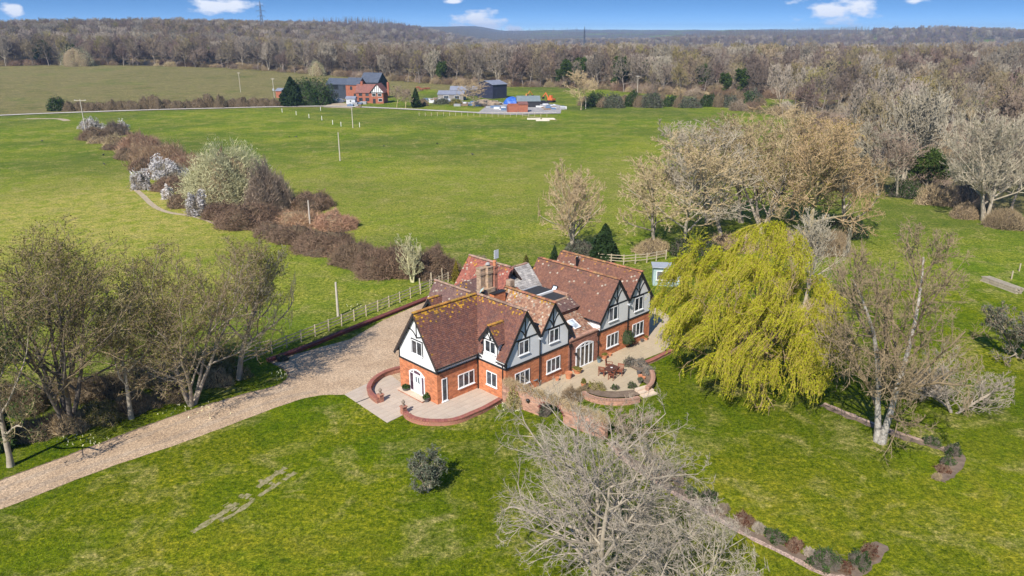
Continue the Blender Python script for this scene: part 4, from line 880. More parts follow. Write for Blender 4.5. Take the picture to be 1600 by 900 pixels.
def grow(seed, H, Rx, counts=(10, 7, 6, 6), stems=1, trunk=.28, ang=(52, 50, 45, 45), ratio=(.62, .52, .5, .5), trop=.25, wig=.22, rad=.022, spread=.15, lean=(0, 0), twig=.016, droop=0., Ry=None, top=None, cut=0.):
    """returns list of (P, R) per level; last level are twigs"""
    r = np.random.default_rng(seed); Ry = Ry or Rx; lv = []
    n = stems; az = r.uniform(0, 2*np.pi)+np.arange(n)*2*np.pi/n+r.normal(0, .4, n); sp = spread*(1 if stems > 1 else .25)
    D = unit(np.stack([np.cos(az)*sp+lean[0], np.sin(az)*sp+lean[1], np.ones(n)], 1)); P0 = np.stack([np.cos(az)*.12*(stems > 1), np.sin(az)*.12*(stems > 1), np.zeros(n)-.2], 1)*1.0
    L = np.full(n, H*.92)*r.uniform(.82, 1.02, n); R0 = np.full(n, H*rad)*r.uniform(.75, 1, n)
    nl = len(counts)+1; segs = [9, 6, 4, 3, 2, 2][:nl]; 
    for l in range(nl):
        S_ = segs[l]; n = len(P0); P = np.zeros((n, S_+1, 3)); P[:, 0] = P0; d = D.copy(); dirs = np.zeros_like(P); dirs[:, 0] = d
        for i in range(S_):
            t = trop*(1 if l else .12)-(droop*(l/nl)); d = unit(d+r.normal(0, wig*(.45 if l == 0 else 1)/math.sqrt(S_)*1.6, (n, 3))+np.array([0, 0, t/S_*1.8])); P[:, i+1] = P[:, i]+d*(L/S_)[:, None]; dirs[:, i+1] = d
        tt = np.linspace(0, 1, S_+1)[None]; tip = .25 if l == 0 else (.3 if l < nl-1 else .35)
        Rr = np.maximum(R0[:, None]*(1-(1-tip)*tt), twig*.5)
        if l == 0: Rr[:, 0] *= 1.35
        lv.append((P, Rr))
        if l == nl-1: break
        k = counts[l]; t0 = trunk if l == 0 else .18
        T = t0+(1-t0)*(np.arange(k)[None]+r.uniform(0, 1, (n, k)))/k; T = np.clip(T, 0, .999)
        fi = T*S_; i0 = fi.astype(int); fr = (fi-i0)[..., None]; ar = np.arange(n)[:, None]
        C = P[ar, i0]*(1-fr)+P[ar, i0+1]*fr; dd = unit(dirs[ar, i0]*(1-fr)+dirs[ar, i0+1]*fr); Rc = Rr[ar, i0]*(1-fr[..., 0])+Rr[ar, i0+1]*fr[..., 0]
        ph = r.uniform(0, 2*np.pi, (n, 1))+np.arange(k)[None]*2.4+r.normal(0, .4, (n, k)); ref = np.where(np.abs(dd[..., 2:3]) < .9, np.array([0, 0, 1.]), np.array([1., 0, 0])); u = unit(np.cross(ref, dd)); w = np.cross(dd, u)
        A_ = np.radians(ang[l])*(1.15-.5*T if l == 0 else 1)*r.uniform(.7, 1.25, (n, k)); side = u*np.cos(ph)[..., None]+w*np.sin(ph)[..., None]
        Dn = unit(dd*np.cos(A_)[..., None]+side*np.sin(A_)[..., None])
        shape = (1.12-.62*((T-t0)/(1-t0))**1.5) if l == 0 else (1.1-.55*T)
        Ln = L[:, None]*ratio[l]*shape*r.uniform(.7, 1.2, (n, k)); Rn = np.minimum(Rc*.62, np.maximum(Ln*.022, twig))
        P0 = C.reshape(-1, 3); D = Dn.reshape(-1, 3); L = Ln.ravel(); R0 = np.maximum(Rn.ravel(), twig*.8)
        if cut and l >= 1:
            keep = r.random(len(P0)) > cut; P0, D, L, R0 = P0[keep], D[keep], L[keep], R0[keep]
    allp = np.concatenate([p.reshape(-1, 3) for p, _ in lv]); zt = np.percentile(allp[:, 2], 99.7); c = np.median(allp[:, :2], axis=0)*.0; rx = np.percentile(np.abs(allp[:, 0]-allp[:, 0].mean()), 97.5); ry = np.percentile(np.abs(allp[:, 1]-allp[:, 1].mean()), 97.5)
    sx, sy, sz = Rx/rx, Ry/ry, H/zt
    if top is not None: shx, shy = top
    else: shx = shy = 0
    out = []
    for P, Rr in lv:
        Q = P*np.array([sx, sy, sz]); rho = np.sqrt((Q[..., 0]/Rx)**2+(Q[..., 1]/Ry)**2); k_ = np.where(rho > .95, (.95+.16*np.tanh((rho-.95)/.3))/np.maximum(rho, 1e-6), 1.)[..., None]; Q = Q*np.concatenate([k_, k_, np.ones_like(k_)], -1); hz_ = Q[..., 2]/H; Q[..., 2] = np.where(hz_ > .96, H*(.96+.07*np.tanh((hz_-.96)/.1)), Q[..., 2]); f = np.clip(Q[..., 2]/H, 0, 1.2)[..., None]; Q = Q+f*np.array([shx, shy, 0]); out.append((Q, Rr))
    return out
def tree_meshes(lv, bm, tm, split=2, spike_last=True, leaf=None, sides=(8, 6, 4, 3, 3, 3), seed=0, extra=None):
    g1, g2_ = Geo(), Geo(); r = np.random.default_rng(seed+5)
    for l, (P, Rr) in enumerate(lv):
        if l == len(lv)-1 and spike_last: g2_.add(*spikes_np(P[:, 0], P[:, -1], np.maximum(Rr[:, 0], .008))); continue
        (g1 if l < split else g2_).add(*tubes_np(P, Rr, sides[l]))
    t = g1.mesh('trunk', bm, True); c = g2_.mesh('crown', tm); lf = None
    if leaf:
        mat, per, size, jit = leaf; P = lv[-1][0]; n = int(len(P)*per); ix = r.integers(0, len(P), n); f = r.random((n, 1)); C = P[ix, 0]*(1-f)+P[ix, -1]*f+r.normal(0, jit, (n, 3)); g = Geo(); g.add(*leaves_np(C, size*r.uniform(.6, 1.3, n), r)); lf = g.mesh('foliage', mat)
    return t, c, lf
def place_tree(name, meshes, base, label, cat='tree', group=None, rz=0., sc=1.):
    r = empty(name, base, rz); r.scale = (sc, sc, sc); tag(r, label, cat, group)
    for nm, me in zip(('trunk', 'crown', 'foliage'), meshes):
        if me is not None: link(nm, me, r)
    return r
BK = {k: bark('bark_'+k, *v) for k, v in dict(grey=((.22, .18, .135), (.38, .32, .24)), pale=((.25, .21, .15), (.42, .36, .265)), tan=((.31, .225, .115), (.51, .395, .225)), orange=((.26, .18, .09), (.42, .30, .155)), olive=((.23, .185, .085), (.40, .325, .165)), brown=((.19, .138, .076), (.33, .245, .14)), mauve=((.22, .162, .115), (.35, .265, .19)), dark=((.10, .08, .06), (.20, .165, .13)), birch=((.19, .165, .14), (.52, .48, .42), 4.5), white=((.25, .205, .155), (.42, .355, .275)), bramble=((.135, .085, .05), (.245, .16, .10)), bracken=((.30, .17, .10), (.46, .28, .17)), reed=((.36, .22, .13), (.52, .35, .22)), limegrey=((.40, .37, .20), (.60, .56, .33))).items()}
def near_tree(name, label, base_px, top_px, half_px, bm, tm, seed, base=None, z_extra=0, depth=1., **k):
    b = np.array(at(*base_px)) if base is None else np.array(base); dist = math.hypot(b[0], b[1]); tp = zat(top_px[0], top_px[1], b[1]); Hh = tp[2]-b[2]+z_extra
    Rx = half_px/FPX*math.sqrt(b[1]**2+(EYE-Hh*.6)**2); leaf = k.pop('leaf', None); split = k.pop('split', 2); grp = k.pop('group', None); cat = k.pop('cat', 'tree')
    lv = grow(seed, Hh, Rx, Ry=Rx*depth, top=(tp[0]-b[0], 0), **k); return place_tree(name, tree_meshes(lv, BK[bm], BK[tm], split, leaf=leaf, seed=seed), b, label, cat, grp)
def bush_mesh(seed, rx, ry, h, n, ln, rad, mat, core_mat, upright=.5, leaf=None, core=.8, dirjit=.7, loose=False):
    """thicket: twigs (or leaves) filling a lumpy mound over a darker inner mass"""
    r = np.random.default_rng(seed); ph = r.uniform(0, 6.28, 6)
    def lump(az, el): return 1+.16*np.sin(2*az+ph[0])+.12*np.sin(3*az+ph[1]+2*el)+.10*np.sin(5*az+ph[2])*np.cos(3*el)+.09*np.sin(7*az+4*el+ph[3])
    az = r.uniform(0, 2*np.pi, n); el = np.arcsin(r.uniform(0, 1, n)); f = r.uniform(.45, 1, n)**.5*lump(az, el)*r.uniform(.86, 1.08, n)
    C = np.stack([rx*f*np.cos(el)*np.cos(az), ry*f*np.cos(el)*np.sin(az), h*f*np.sin(el)], 1); out = unit(C/np.array([rx, ry, h]))
    out_l = []
    g = Geo(); d = unit(out+np.array([0, 0, upright])+r.normal(0, dirjit, (n, 3))); L = ln*r.uniform(.5, 1.3, n)[:, None]
    g.add(*spikes_np(C-d*L*.6, C+d*L*.4, rad)); tw = g.mesh('twigs', mat)
    nu, nv = 20, 8; U = np.linspace(0, 2*np.pi, nu, endpoint=False); E = np.linspace(-.1, np.pi/2, nv); uu, ee = np.meshgrid(U, E); k = core*lump(uu, ee)*(1+r.normal(0, .05, uu.shape))
    V = np.stack([rx*k*np.cos(ee)*np.cos(uu), ry*k*np.cos(ee)*np.sin(uu), h*k*np.sin(ee)], -1).reshape(-1, 3); q = np.array([[i*nu+j, i*nu+(j+1) % nu, (i+1)*nu+(j+1) % nu, (i+1)*nu+j] for i in range(nv-1) for j in range(nu)])
    cm = make_mesh('inner_mass', V, q, core_mat, uv=False, smooth=True); lf = None
    if leaf:
        lm, nn, size = leaf; az = r.uniform(0, 2*np.pi, nn); el = np.arcsin(r.uniform(-.05, 1, nn)); f = lump(az, el)*(r.uniform(.35, 1.25, nn)*(.8+.35*np.sin(4*az+ph[4])*np.sin(3*el+ph[5])) if loose else r.uniform(.7, 1.1, nn)); g = Geo(); g.add(*leaves_np(np.stack([rx*f*np.cos(el)*np.cos(az), ry*f*np.cos(el)*np.sin(az), h*f*np.sin(el)], 1), size*r.uniform(.6, 1.3, nn), r)); lf = g.mesh('leaves', lm)
    return tw, cm, lf
def place_bush(name, meshes, loc, label, cat='bush', group=None, rz=0., sc=(1, 1, 1)):
    r = empty(name, loc, rz); r.scale = sc; tag(r, label, cat, group)
    for nm, me in zip(('twigs', 'inner_mass', 'leaves'), meshes):
        if me is not None: link(nm, me, r)
    return r
def px_size(px, p): return px/FPX*math.sqrt(p[1]**2+EYE**2)

# ------------------------------------------------------------------ trees near the house
LM = lambda n, a, b, **k: leaf_mat(n, a, b, **k)
IVY = LM('ivy_leaf', (.030, .055, .010), (.085, .125, .022)); OLIVEL = LM('olive_bud', (.13, .125, .025), (.25, .22, .05)); CON = LM('conifer_leaf', (.012, .026, .008), (.035, .065, .016), trans=.1)
GREYL = LM('grey_green_leaf', (.075, .09, .055), (.17, .18, .12)); DKG = LM('dark_green_leaf', (.02, .042, .010), (.06, .105, .02), trans=.15); REDL = LM('red_brown_leaf', (.07, .022, .015), (.16, .06, .03)); BLOS = LM('white_blossom', (.50, .46, .44), (.74, .70, .68)); LAV = LM('lavender_leaf', (.13, .13, .11), (.26, .24, .22)); YGL = LM('yellow_green_leaf', (.17, .19, .02), (.34, .33, .05)); GOLD = LM('gold_leaf', (.14, .12, .015), (.28, .22, .03))
MID = (11, 8, 7, 6)
near_tree('bare_tree', 'broad bare tree with several dark trunks, leftmost large tree beside the drive', (108, 668), (95, 352), 138, 'dark', 'brown', 11, stems=5, counts=(9, 8, 7, 6), trunk=.2, spread=.32, rad=.015, twig=.021, leaf=(OLIVEL, 1.2, .055, .3))
near_tree('bare_tree', 'pale trunked tree at the very left edge, nearest the drive', (17, 730), (-35, 470), 90, 'pale', 'olive', 12, counts=(11, 8, 7, 6), twig=.021, leaf=(IVY, .9, .07, .2))
near_tree('bare_tree', 'spreading bare tree with forked grey trunks, middle of the group left of the gravel yard', (300, 634), (290, 378), 120, 'grey', 'brown', 13, stems=6, counts=(9, 8, 7, 6), trunk=.22, spread=.34, rad=.013, twig=.020, leaf=(OLIVEL, .9, .05, .3))
near_tree('bare_tree', 'pale twiggy tree with ivy on its trunk, nearest the wooden fence', (374, 594), (388, 376), 72, 'grey', 'pale', 14, counts=(14, 8, 7, 6), twig=.021, trunk=.3, leaf=(OLIVEL, 1.3, .05, .35))
near_tree('bare_tree', 'thin pale tree between the large trees left of the drive', (205, 655), (190, 430), 75, 'grey', 'olive', 19, counts=(11, 7, 7, 6), twig=.031, leaf=(OLIVEL, .5, .05, .2))
near_tree('bare_tree', 'large grey leafless tree with three lichened trunks in the foreground', None, (930, 634), 172, 'pale', 'white', 15, base=(4.7, 33.2, 0), stems=3, counts=(12, 8, 7, 9), trunk=.2, spread=.17, rad=.021, twig=.011, trop=.1, ang=(66, 52, 46, 44))
near_tree('bare_tree', 'lower grey leafless tree right of the large foreground one, beside the garden path', None, (1030, 768), 120, 'pale', 'white', 16, base=(9.8, 33.5, 0), stems=4, counts=(10, 7, 7, 9), trunk=.12, spread=.3, rad=.016, twig=.011, trop=.12)
near_tree('bare_shrub', 'mauve grey leafless shrub growing behind the far end of the garden wall', (965, 700), (985, 632), 58, 'grey', 'mauve', 17, stems=4, counts=(7, 6, 6, 4), trunk=.1, spread=.4, twig=.020, cat='shrub')
near_tree('bare_shrub', 'small mauve leafless shrub on the bed right of the garden wall end', (1030, 748), (1030, 705), 40, 'grey', 'mauve', 18, stems=4, counts=(6, 6, 5, 4), trunk=.1, spread=.5, twig=.018, cat='shrub')
near_tree('birch_tree', 'tall silver birch with a forked white trunk and brown hanging twigs on the right lawn', (1374, 692), (1425, 343), 122, 'birch', 'brown', 20, stems=2, counts=(16, 9, 8, 7), cut=.05, trunk=.16, spread=.12, rad=.020, twig=.024, droop=.12, ang=(52, 50, 50, 50), ratio=(.40, .55, .5, .5), split=1)
near_tree('lichened_shrub', 'low white lichened shrub spreading right of the silver birch', (1490, 645), (1515, 556), 68, 'white', 'white', 21, stems=5, counts=(8, 7, 6, 5), trunk=.1, spread=.55, twig=.02, cat='shrub')
near_tree('bare_tree', 'bare pale tree standing just behind the yellow willow', (1254, 492), (1262, 330), 58, 'pale', 'pale', 22, counts=(14, 8, 6, 6), twig=.03, ang=(46, 45, 45, 45), trop=.4)
near_tree('bare_tree', 'wide grey oak at the left end of the big tree group behind the willow', (1070, 395), (1060, 200), 98, 'pale', 'tan', 23, counts=(14, 9, 8, 7), twig=.046, trunk=.22, ang=(64, 52, 48, 45), leaf=(OLIVEL, .12, .1, .3))
near_tree('bare_tree', 'pale bare tree second from the left in the big group behind the willow', (1130, 388), (1115, 185), 80, 'pale', 'pale', 24, counts=(14, 9, 8, 7), twig=.046, trunk=.25)
near_tree('bare_tree', 'tallest broad tree of the big group, with many olive grey limbs from a short trunk', (1192, 365), (1205, 160), 112, 'grey', 'tan', 25, stems=5, counts=(10, 8, 7, 6), trunk=.18, spread=.28, rad=.015, twig=.046, leaf=(OLIVEL, .1, .1, .3))
near_tree('bare_tree', 'orange brown bare tree at the right of the big group behind the willow', (1262, 388), (1285, 178), 105, 'olive', 'orange', 26, counts=(15, 10, 8, 7), twig=.046, trunk=.2, ang=(60, 50, 48, 45), leaf=(GOLD, .15, .1, .3))
for a_ in [('narrow tan tree at the left edge of the big group behind the willow', (1022, 392), (1018, 240), 55, 'grey', 'tan', 71), ('tan tree between the two pale ones of the big group', (1105, 352), (1090, 196), 72, 'grey', 'tan', 72), ('brown grey tree left behind the tallest of the big group', (1158, 348), (1152, 174), 78, 'grey', 'brown', 73), ('orange tan tree right behind the tallest of the big group', (1238, 345), (1245, 168), 86, 'olive', 'orange', 74), ('grey brown tree at the right edge of the big group', (1318, 372), (1318, 225), 60, 'grey', 'orange', 75)]:
    near_tree('bare_tree', a_[0], *a_[1:], counts=(13, 8, 7, 6), twig=.046, trunk=.2)
near_tree('bare_tree', 'leafless pale tree standing behind the house roofs beside the dark conifer', (893, 396), (896, 246), 50, 'pale', 'tan', 27, stems=2, counts=(15, 8, 7, 5), trunk=.2, spread=.08, twig=.036, ang=(48, 45, 45, 45))
near_tree('bare_tree', 'small lime grey sapling standing in the brown brambles behind the yard', (645, 442), (638, 362), 22, 'limegrey', 'limegrey', 28, stems=3, counts=(9, 6, 5, 4), trunk=.12, spread=.2, twig=.03, trop=.6)
near_tree('bare_tree', 'pale grey bare tree at the left of the thicket by the right meadow', (1372, 305), (1350, 178), 58, 'pale', 'pale', 29, counts=(12, 8, 7, 5), twig=.05)
near_tree('bare_tree', 'slim bare tree with two pale stems at the meadow corner', (1402, 308), (1405, 200), 42, 'pale', 'mauve', 30, stems=2, counts=(12, 7, 6, 5), twig=.05)
near_tree('ivy_tree', 'dark green ivy clad tree at the edge of the right meadow', (1446, 312), (1443, 236), 30, 'dark', 'brown', 31, counts=(9, 7, 5, 5), twig=.05, leaf=(IVY, 5., .17, .35))
near_tree('bare_tree', 'tall pale bare tree with a thick leaning trunk at the right meadow edge', (1538, 346), (1560, 166), 72, 'pale', 'pale', 32, stems=3, counts=(13, 8, 7, 6), trunk=.2, spread=.16, rad=.02, twig=.042, trop=.45)
near_tree('small_tree', 'little round grey green tree alone on the front lawn', (668, 768), (667, 710), 27, 'grey', 'grey', 33, stems=3, counts=(8, 6, 5, 4), spread=.35, twig=.014, trunk=.15, rad=.035, leaf=(GREYL, .9, .07, .1))
near_tree('bare_shrub', 'pinkish grey shrub cut by the right edge of the picture on the lawn', (1592, 560), (1588, 470), 48, 'grey', 'mauve', 34, stems=4, counts=(8, 6, 6, 4), spread=.45, trunk=.1, twig=.031, cat='shrub', leaf=(GREYL, .8, .08, .1))
near_tree('bare_tree', 'yellow olive tree rising above the thicket in the right middle distance', (1415, 190), (1415, 112), 52, 'olive', 'olive', 35, counts=(10, 7, 6, 6), twig=.07, leaf=(GOLD, .7, .22, .4))
near_tree('bare_tree', 'grey brown bare tree at the right edge above the tall pale one', (1590, 215), (1588, 130), 60, 'grey', 'mauve', 36, counts=(10, 7, 6, 6), twig=.07)
near_tree('bare_tree', 'pale bare tree standing in the hedge at the far right of the green field', (908, 172), (908, 108), 27, 'tan', 'tan', 37, counts=(13, 7, 6, 6), twig=.08)
near_tree('bare_tree', 'left one of two bare trees in the farm cottage garden', (620, 168), (622, 134), 18, 'tan', 'mauve', 38, counts=(10, 6, 6, 5), twig=.07)
near_tree('bare_tree', 'right one of two bare trees in the farm cottage garden', (634, 169), (636, 138), 16, 'tan', 'mauve', 39, counts=(10, 6, 6, 5), twig=.07)
near_tree('bare_tree', 'bare tree between the farm sheds and the dark barn', (741, 168), (742, 122), 25, 'grey', 'tan', 40, counts=(11, 7, 6, 5), twig=.07)

# weeping willow
def willow(base, Hh, Rx, seed):
    r = np.random.default_rng(seed); lv = grow(seed, Hh*.93, Rx*.80, counts=(9, 6, 4), stems=4, trunk=.16, spread=.4, rad=.024, ang=(58, 50, 48), trop=.05, twig=.035)
    g1 = Geo()
    for l, (P, Rr) in enumerate(lv): g1.add(*tubes_np(P, Rr, (8, 5, 4, 3)[l]))
    root = empty('willow_tree', base); tag(root, 'huge weeping willow covered in hanging yellow green strands beside the terrace', 'tree'); link('trunk', g1.mesh('trunk', BK['orange'], True), root)
    tips = np.concatenate([lv[-1][0][:, 1:].reshape(-1, 3), lv[-2][0][:, 2:].reshape(-1, 3), lv[-2][0][:, -1]]); n = 6200
    lobes = np.array([(-4.6, 1.6, 12.2, 4.0), (1.2, 1.8, 14.2, 4.6), (-5.2, -2.6, 8.6, 4.0), (-.4, -4.2, 9.2, 4.4), (4.8, -2.6, 7.8, 4.0), (5.6, 2.0, 9.4, 4.0), (-1.6, -1.2, 11.8, 4.4), (2.6, -5.6, 5.4, 3.4), (-3.4, -5.8, 5.6, 3.4), (6.4, -1.5, 5.2, 3.0), (-6.6, -.6, 6.4, 2.8), (-6.0, 3.2, 10.6, 3.6), (-6.4, 4.6, 7.6, 3.2)]); lobes[:, :2] *= Rx/8.8; lobes[:, 3] *= Rx/8.8; lobes[:, 2] *= Hh/14.2
    li = r.choice(len(lobes), n, p=lobes[:, 3]**2/np.sum(lobes[:, 3]**2)); lobes[:, 3] *= .86; ph = r.uniform(0, 2*np.pi, n); el = np.arcsin(r.uniform(.0, 1, n)); f = r.uniform(.7, 1, n)*(1+.12*np.sin(4*ph+li))
    dome = np.stack([lobes[li, 0]+lobes[li, 3]*f*np.cos(el)*np.cos(ph), lobes[li, 1]+lobes[li, 3]*f*np.cos(el)*np.sin(ph), lobes[li, 2]-(1-np.sin(el))*lobes[li, 3]*.85], 1)
    pick = tips[r.integers(0, len(tips), 900)]; starts = np.concatenate([dome, pick+r.normal(0, .25, (900, 3))])
    # gather strands into locks so the crown has clumps and gaps
    nc = 300; cen = starts[r.integers(0, len(starts), nc)]; own = np.array([np.argmin(((cen-s)**2).sum(1)) for s in starts]); starts = starts*.55+cen[own]*.45
    starts[:, 2] = np.maximum(starts[:, 2], .8); n = len(starts); out = unit(starts*np.array([1, 1, 0.])+1e-6)
    Ls = np.minimum(r.uniform(.8, 2.3, n), starts[:, 2]-.15); S_ = 5; P = np.zeros((n, S_+1, 3)); P[:, 0] = starts; wind = np.array([-.26, -.12, 0]); d = unit(out*.32+np.array([0, 0, .05])+r.normal(0, .2, (n, 3)))
    lk = r.normal(0, .2, (nc, 3))[own]
    for i in range(S_):
        d = unit(d*.55+np.array([0, 0, -.62])+wind*.8+lk+r.normal(0, .09, (n, 3))); P[:, i+1] = P[:, i]+d*(Ls/S_)[:, None]
    P[:, :, 2] = np.maximum(P[:, :, 2], .12)
    g2_ = Geo(); g2_.add(*tubes_np(P, np.full((n, S_+1), .011), 3)); link('strands', g2_.mesh('strands', bark('willow_twig', (.30, .24, .035), (.48, .38, .07))), root)
    m = 15; t = r.random((n, m)); fi = t*S_*.999; i0 = fi.astype(int); fr = (fi-i0)[..., None]; ar = np.arange(n)[:, None]; C = P[ar, i0]*(1-fr)+P[ar, i0+1]*fr+r.normal(0, .05, (n, m, 3)); D = unit(P[ar, i0+1]-P[ar, i0]+r.normal(0, .35, (n, m, 3)))
    C = C.reshape(-1, 3); D = D.reshape(-1, 3); b = unit(np.cross(D, r.normal(size=D.shape))); s = (.10*r.uniform(.6, 1.4, len(C)))[:, None]
    V = np.stack([C-D*s, C+b*s*.30, C+D*s, C-b*s*.30], 1).reshape(-1, 3); i = np.arange(len(C))*4
    link('foliage', make_mesh('foliage', V, np.stack([i, i+1, i+2, i+3], 1), leaf_mat('willow_leaf', (.33, .36, .010), (.62, .61, .028), 1.0, .5, .05), uv=False), root)
wb = np.array([21.6, 63.0, 0]); willow(wb, 14.4, 8.2, 50)

# conifers and other evergreens
def conifer(label, base_px, top_y, half_px, mat, seed, name='conifer_tree', wide=.35, group=None, n=5200):
    b = np.array(at(*base_px)); Hh = zat(base_px[0], top_y, b[1])[2]-b[2]; Rx = px_size(half_px, b); r = np.random.default_rng(seed); z = r.uniform(0, 1, n)**1.25; az = r.uniform(0, 2*np.pi, n)
    prof = np.clip((1-z)**.75, .03, 1)*np.clip(.55+z*4, 0, 1)*(1+.16*np.sin(3*az+z*9)+.12*np.sin(7*az+z*23)); f = np.sqrt(r.uniform(.25, 1, n))*Rx*prof; C = np.stack([f*np.cos(az), f*np.sin(az), z*Hh*.98+.05], 1)
    g = Geo(); g.add(*leaves_np(C, Rx*.11*r.uniform(.6, 1.4, n)*(1.2-.6*z), r, .7)); t = Geo(); P = np.array([[[0, 0, -.2], [0, 0, Hh*.5], [0, 0, Hh*.93]]]); t.add(*tubes_np(P, np.array([[Rx*.14, Rx*.09, .02]]), 6))
    return place_tree(name, (t.mesh('trunk', BK['dark'], True), None, g.mesh('foliage', mat)), b, label, 'tree', group)
conifer('dense dark green conifer close behind the right end of the house', (944, 407), 350, 23, CON, 60)
conifer('small dark conifer peeping over the back of the house roofs', (866, 415), 383, 9, CON, 61, n=1500)
conifer('small golden conifer at the end of the brambles behind the house', (713, 442), 407, 8, GOLD, 62, n=1500)
conifer('small brownish conifer left of the dark one behind the roofs', (822, 425), 398, 9, OLIVEL, 63, n=1200)
conifer('dark pointed evergreen left of the blue clad barn house', (457, 166), 120, 19, CON, 64, n=4200)
conifer('slim dark conifer in the farm cottage garden', (650, 168), 137, 9, CON, 66, n=1500)
conifer('dark green conifer at the left edge among the bare trees', (-2, 705), 555, 26, DKG, 67)

# ------------------------------------------------------------------ bushes, hedge line, beds
CORE = mottled('twig_mass', (.055, .040, .022), (.115, .08, .046), 3, .95, .6, .1); COREG = mottled('green_mass', (.018, .028, .010), (.045, .06, .02), 3, .95, .6, .1); CORET = mottled('tan_mass', (.12, .085, .045), (.22, .16, .09), 3, .95, .6, .1); COREW = mottled('blossom_mass', (.34, .31, .29), (.54, .50, .47), 4, .95, .6, .1)
nm_bed = lambda n_: n_ in ('bed_shrub', 'terrace_shrub')
def bush(name, label, px, base_y, half, hpx, kind, seed, cat='bush', group=None, depth=1.):
    b = np.array(at(px, base_y)); rx = px_size(half, b); ry = rx*depth; h = max(.25, hpx/FPX*math.hypot(b[1], EYE)*1.02/math.cos(math.atan2(EYE-1, b[1]))*.86); b = b+np.array([0, ry*.55, 0]); b[2] = float(terr(b[0], b[1]))
    ppm = FPX/math.hypot(b[1], EYE); r_ = min(.05, max(.006, .42/ppm)); n = int(min(9000, max(500, 34*half*hpx**.7*.35+400)))
    K = dict(bramble=(BK['bramble'], CORE, .35, None), bracken=(BK['bracken'], CORET, .5, None), reed=(BK['reed'], CORET, 1.6, None), blossom=(BK['pale'], COREW, .6, (BLOS, n*3, .16)), lime=(BK['limegrey'], CORET, .55, None), greytwig=(BK['mauve'], CORE, 1.2, None), green=(BK['dark'], COREG, .4, (DKG, n*2, .1)), olive=(BK['olive'], COREG, .5, (OLIVEL, n, .1)), red=(BK['bramble'], CORE, .4, (REDL, n, .08)), lav=(BK['grey'], CORE, .8, (LAV, n*2, .05)), pale=(BK['white'], CORE, .7, None), yg=(BK['olive'], COREG, .4, (YGL, n*2, .1)), twig=(BK['tan'], CORE, .9, None), dull=(BK['dark'], COREG, .6, (GREYL, n, .1)), hedge=(BK['brown'], CORE, 1.0, None))
    bmat, cm, up, lf = K[kind]
    if lf: lf = (lf[0], lf[1], max(lf[2] if ppm < 14 else lf[2]*.55, .9/ppm))
    ln = max(.25, min(1.5, h*.5))*(.6 if kind == 'lime' else 1); n = int(n*(2.2 if kind == 'lime' else 1)); return place_bush(name, bush_mesh(seed, rx, ry, h, n, ln, r_, bmat, cm, up, lf, loose=nm_bed(name) or kind == 'blossom', core=.5 if nm_bed(name) or kind == 'blossom' else (.82 if kind not in ('lime', 'reed', 'pale', 'greytwig') else .74)), b, label, cat, group, rz=0)
HEDGE = 'bushes of the overgrown hedge across the left field'
B_ = [('bramble_bush', 'dark bramble at the far end of the overgrown hedge below the crossarm pole', 142, 220, 26, 20, 'bramble'), ('blossom_bush', 'white blossoming bush behind the crossarm pole', 138, 203, 17, 16, 'blossom'), ('bramble_bush', 'dark bush with pale blossom on top at the far end of the hedge', 176, 212, 22, 22, 'greytwig'), ('blossom_bush', 'small white blossom tuft on top of the far hedge end', 190, 204, 8, 12, 'blossom'),
 ('bramble_bush', 'brown scrub between the far brambles and the tan reeds', 178, 232, 24, 20, 'twig'), ('reed_bed', 'tall tan reedy scrub, upper part of the hedge', 212, 240, 38, 32, 'reed'), ('reed_bed', 'tall tan reedy scrub above the white blossom', 245, 258, 44, 34, 'reed'), ('bramble_bush', 'brown bramble on the field side of the tan scrub', 196, 250, 24, 18, 'bramble'), ('bramble_bush', 'brown bramble left of the wide white blossom', 222, 268, 28, 20, 'bramble'),
 ('reed_bed', 'pinkish tan scrub right of the wide white blossom', 290, 268, 34, 26, 'reed'), ('blossom_bush', 'wide white blossoming blackthorn in the middle of the hedge', 254, 278, 32, 24, 'blossom'), ('blossom_bush', 'round white blossoming bush standing left of the hedge by the bare path', 219, 297, 13, 27, 'blossom'), ('bramble_bush', 'brown bramble below the wide white blossom', 262, 300, 32, 22, 'bramble'), ('blossom_bush', 'small faint blossom bush at the left foot of the big lime willow scrub', 262, 312, 10, 18, 'blossom'),
 ('willow_scrub', 'big domed lime green willow scrub in the hedge', 346, 326, 72, 98, 'lime'), ('willow_scrub', 'grey brown twiggy scrub right of the big lime dome', 414, 335, 42, 78, 'greytwig'), ('bramble_bush', 'brown bramble under the left side of the lime dome', 285, 325, 26, 22, 'bramble'), ('blossom_bush', 'bright white blossoming bush at the foot of the lime dome', 307, 338, 15, 32, 'blossom'), ('bramble_bush', 'brown bramble mound below the grey scrub', 380, 358, 50, 36, 'bramble'), ('bramble_bush', 'brown bramble mound right below the lime dome', 340, 345, 26, 26, 'bramble'),
 ('bramble_bush', 'olive brown bramble behind the short pole', 478, 330, 44, 26, 'bramble'), ('bracken_patch', 'pinkish brown bracken right of the short pole', 520, 360, 42, 26, 'bracken'), ('bracken_patch', 'pinkish brown bracken left of the short pole', 470, 355, 38, 22, 'bracken'), ('bramble_bush', 'dark bramble mound left end of the long row', 455, 382, 36, 26, 'bramble'), ('bramble_bush', 'dark bramble mound, second of the long row', 510, 398, 44, 32, 'bramble'), ('bramble_bush', 'dark bramble mound, third of the long row', 558, 418, 46, 36, 'bramble'), ('bramble_bush', 'large dark bramble mound left of the sapling', 606, 436, 48, 46, 'bramble'), ('bramble_bush', 'dark bramble mound right of the sapling', 676, 436, 44, 42, 'bramble')]
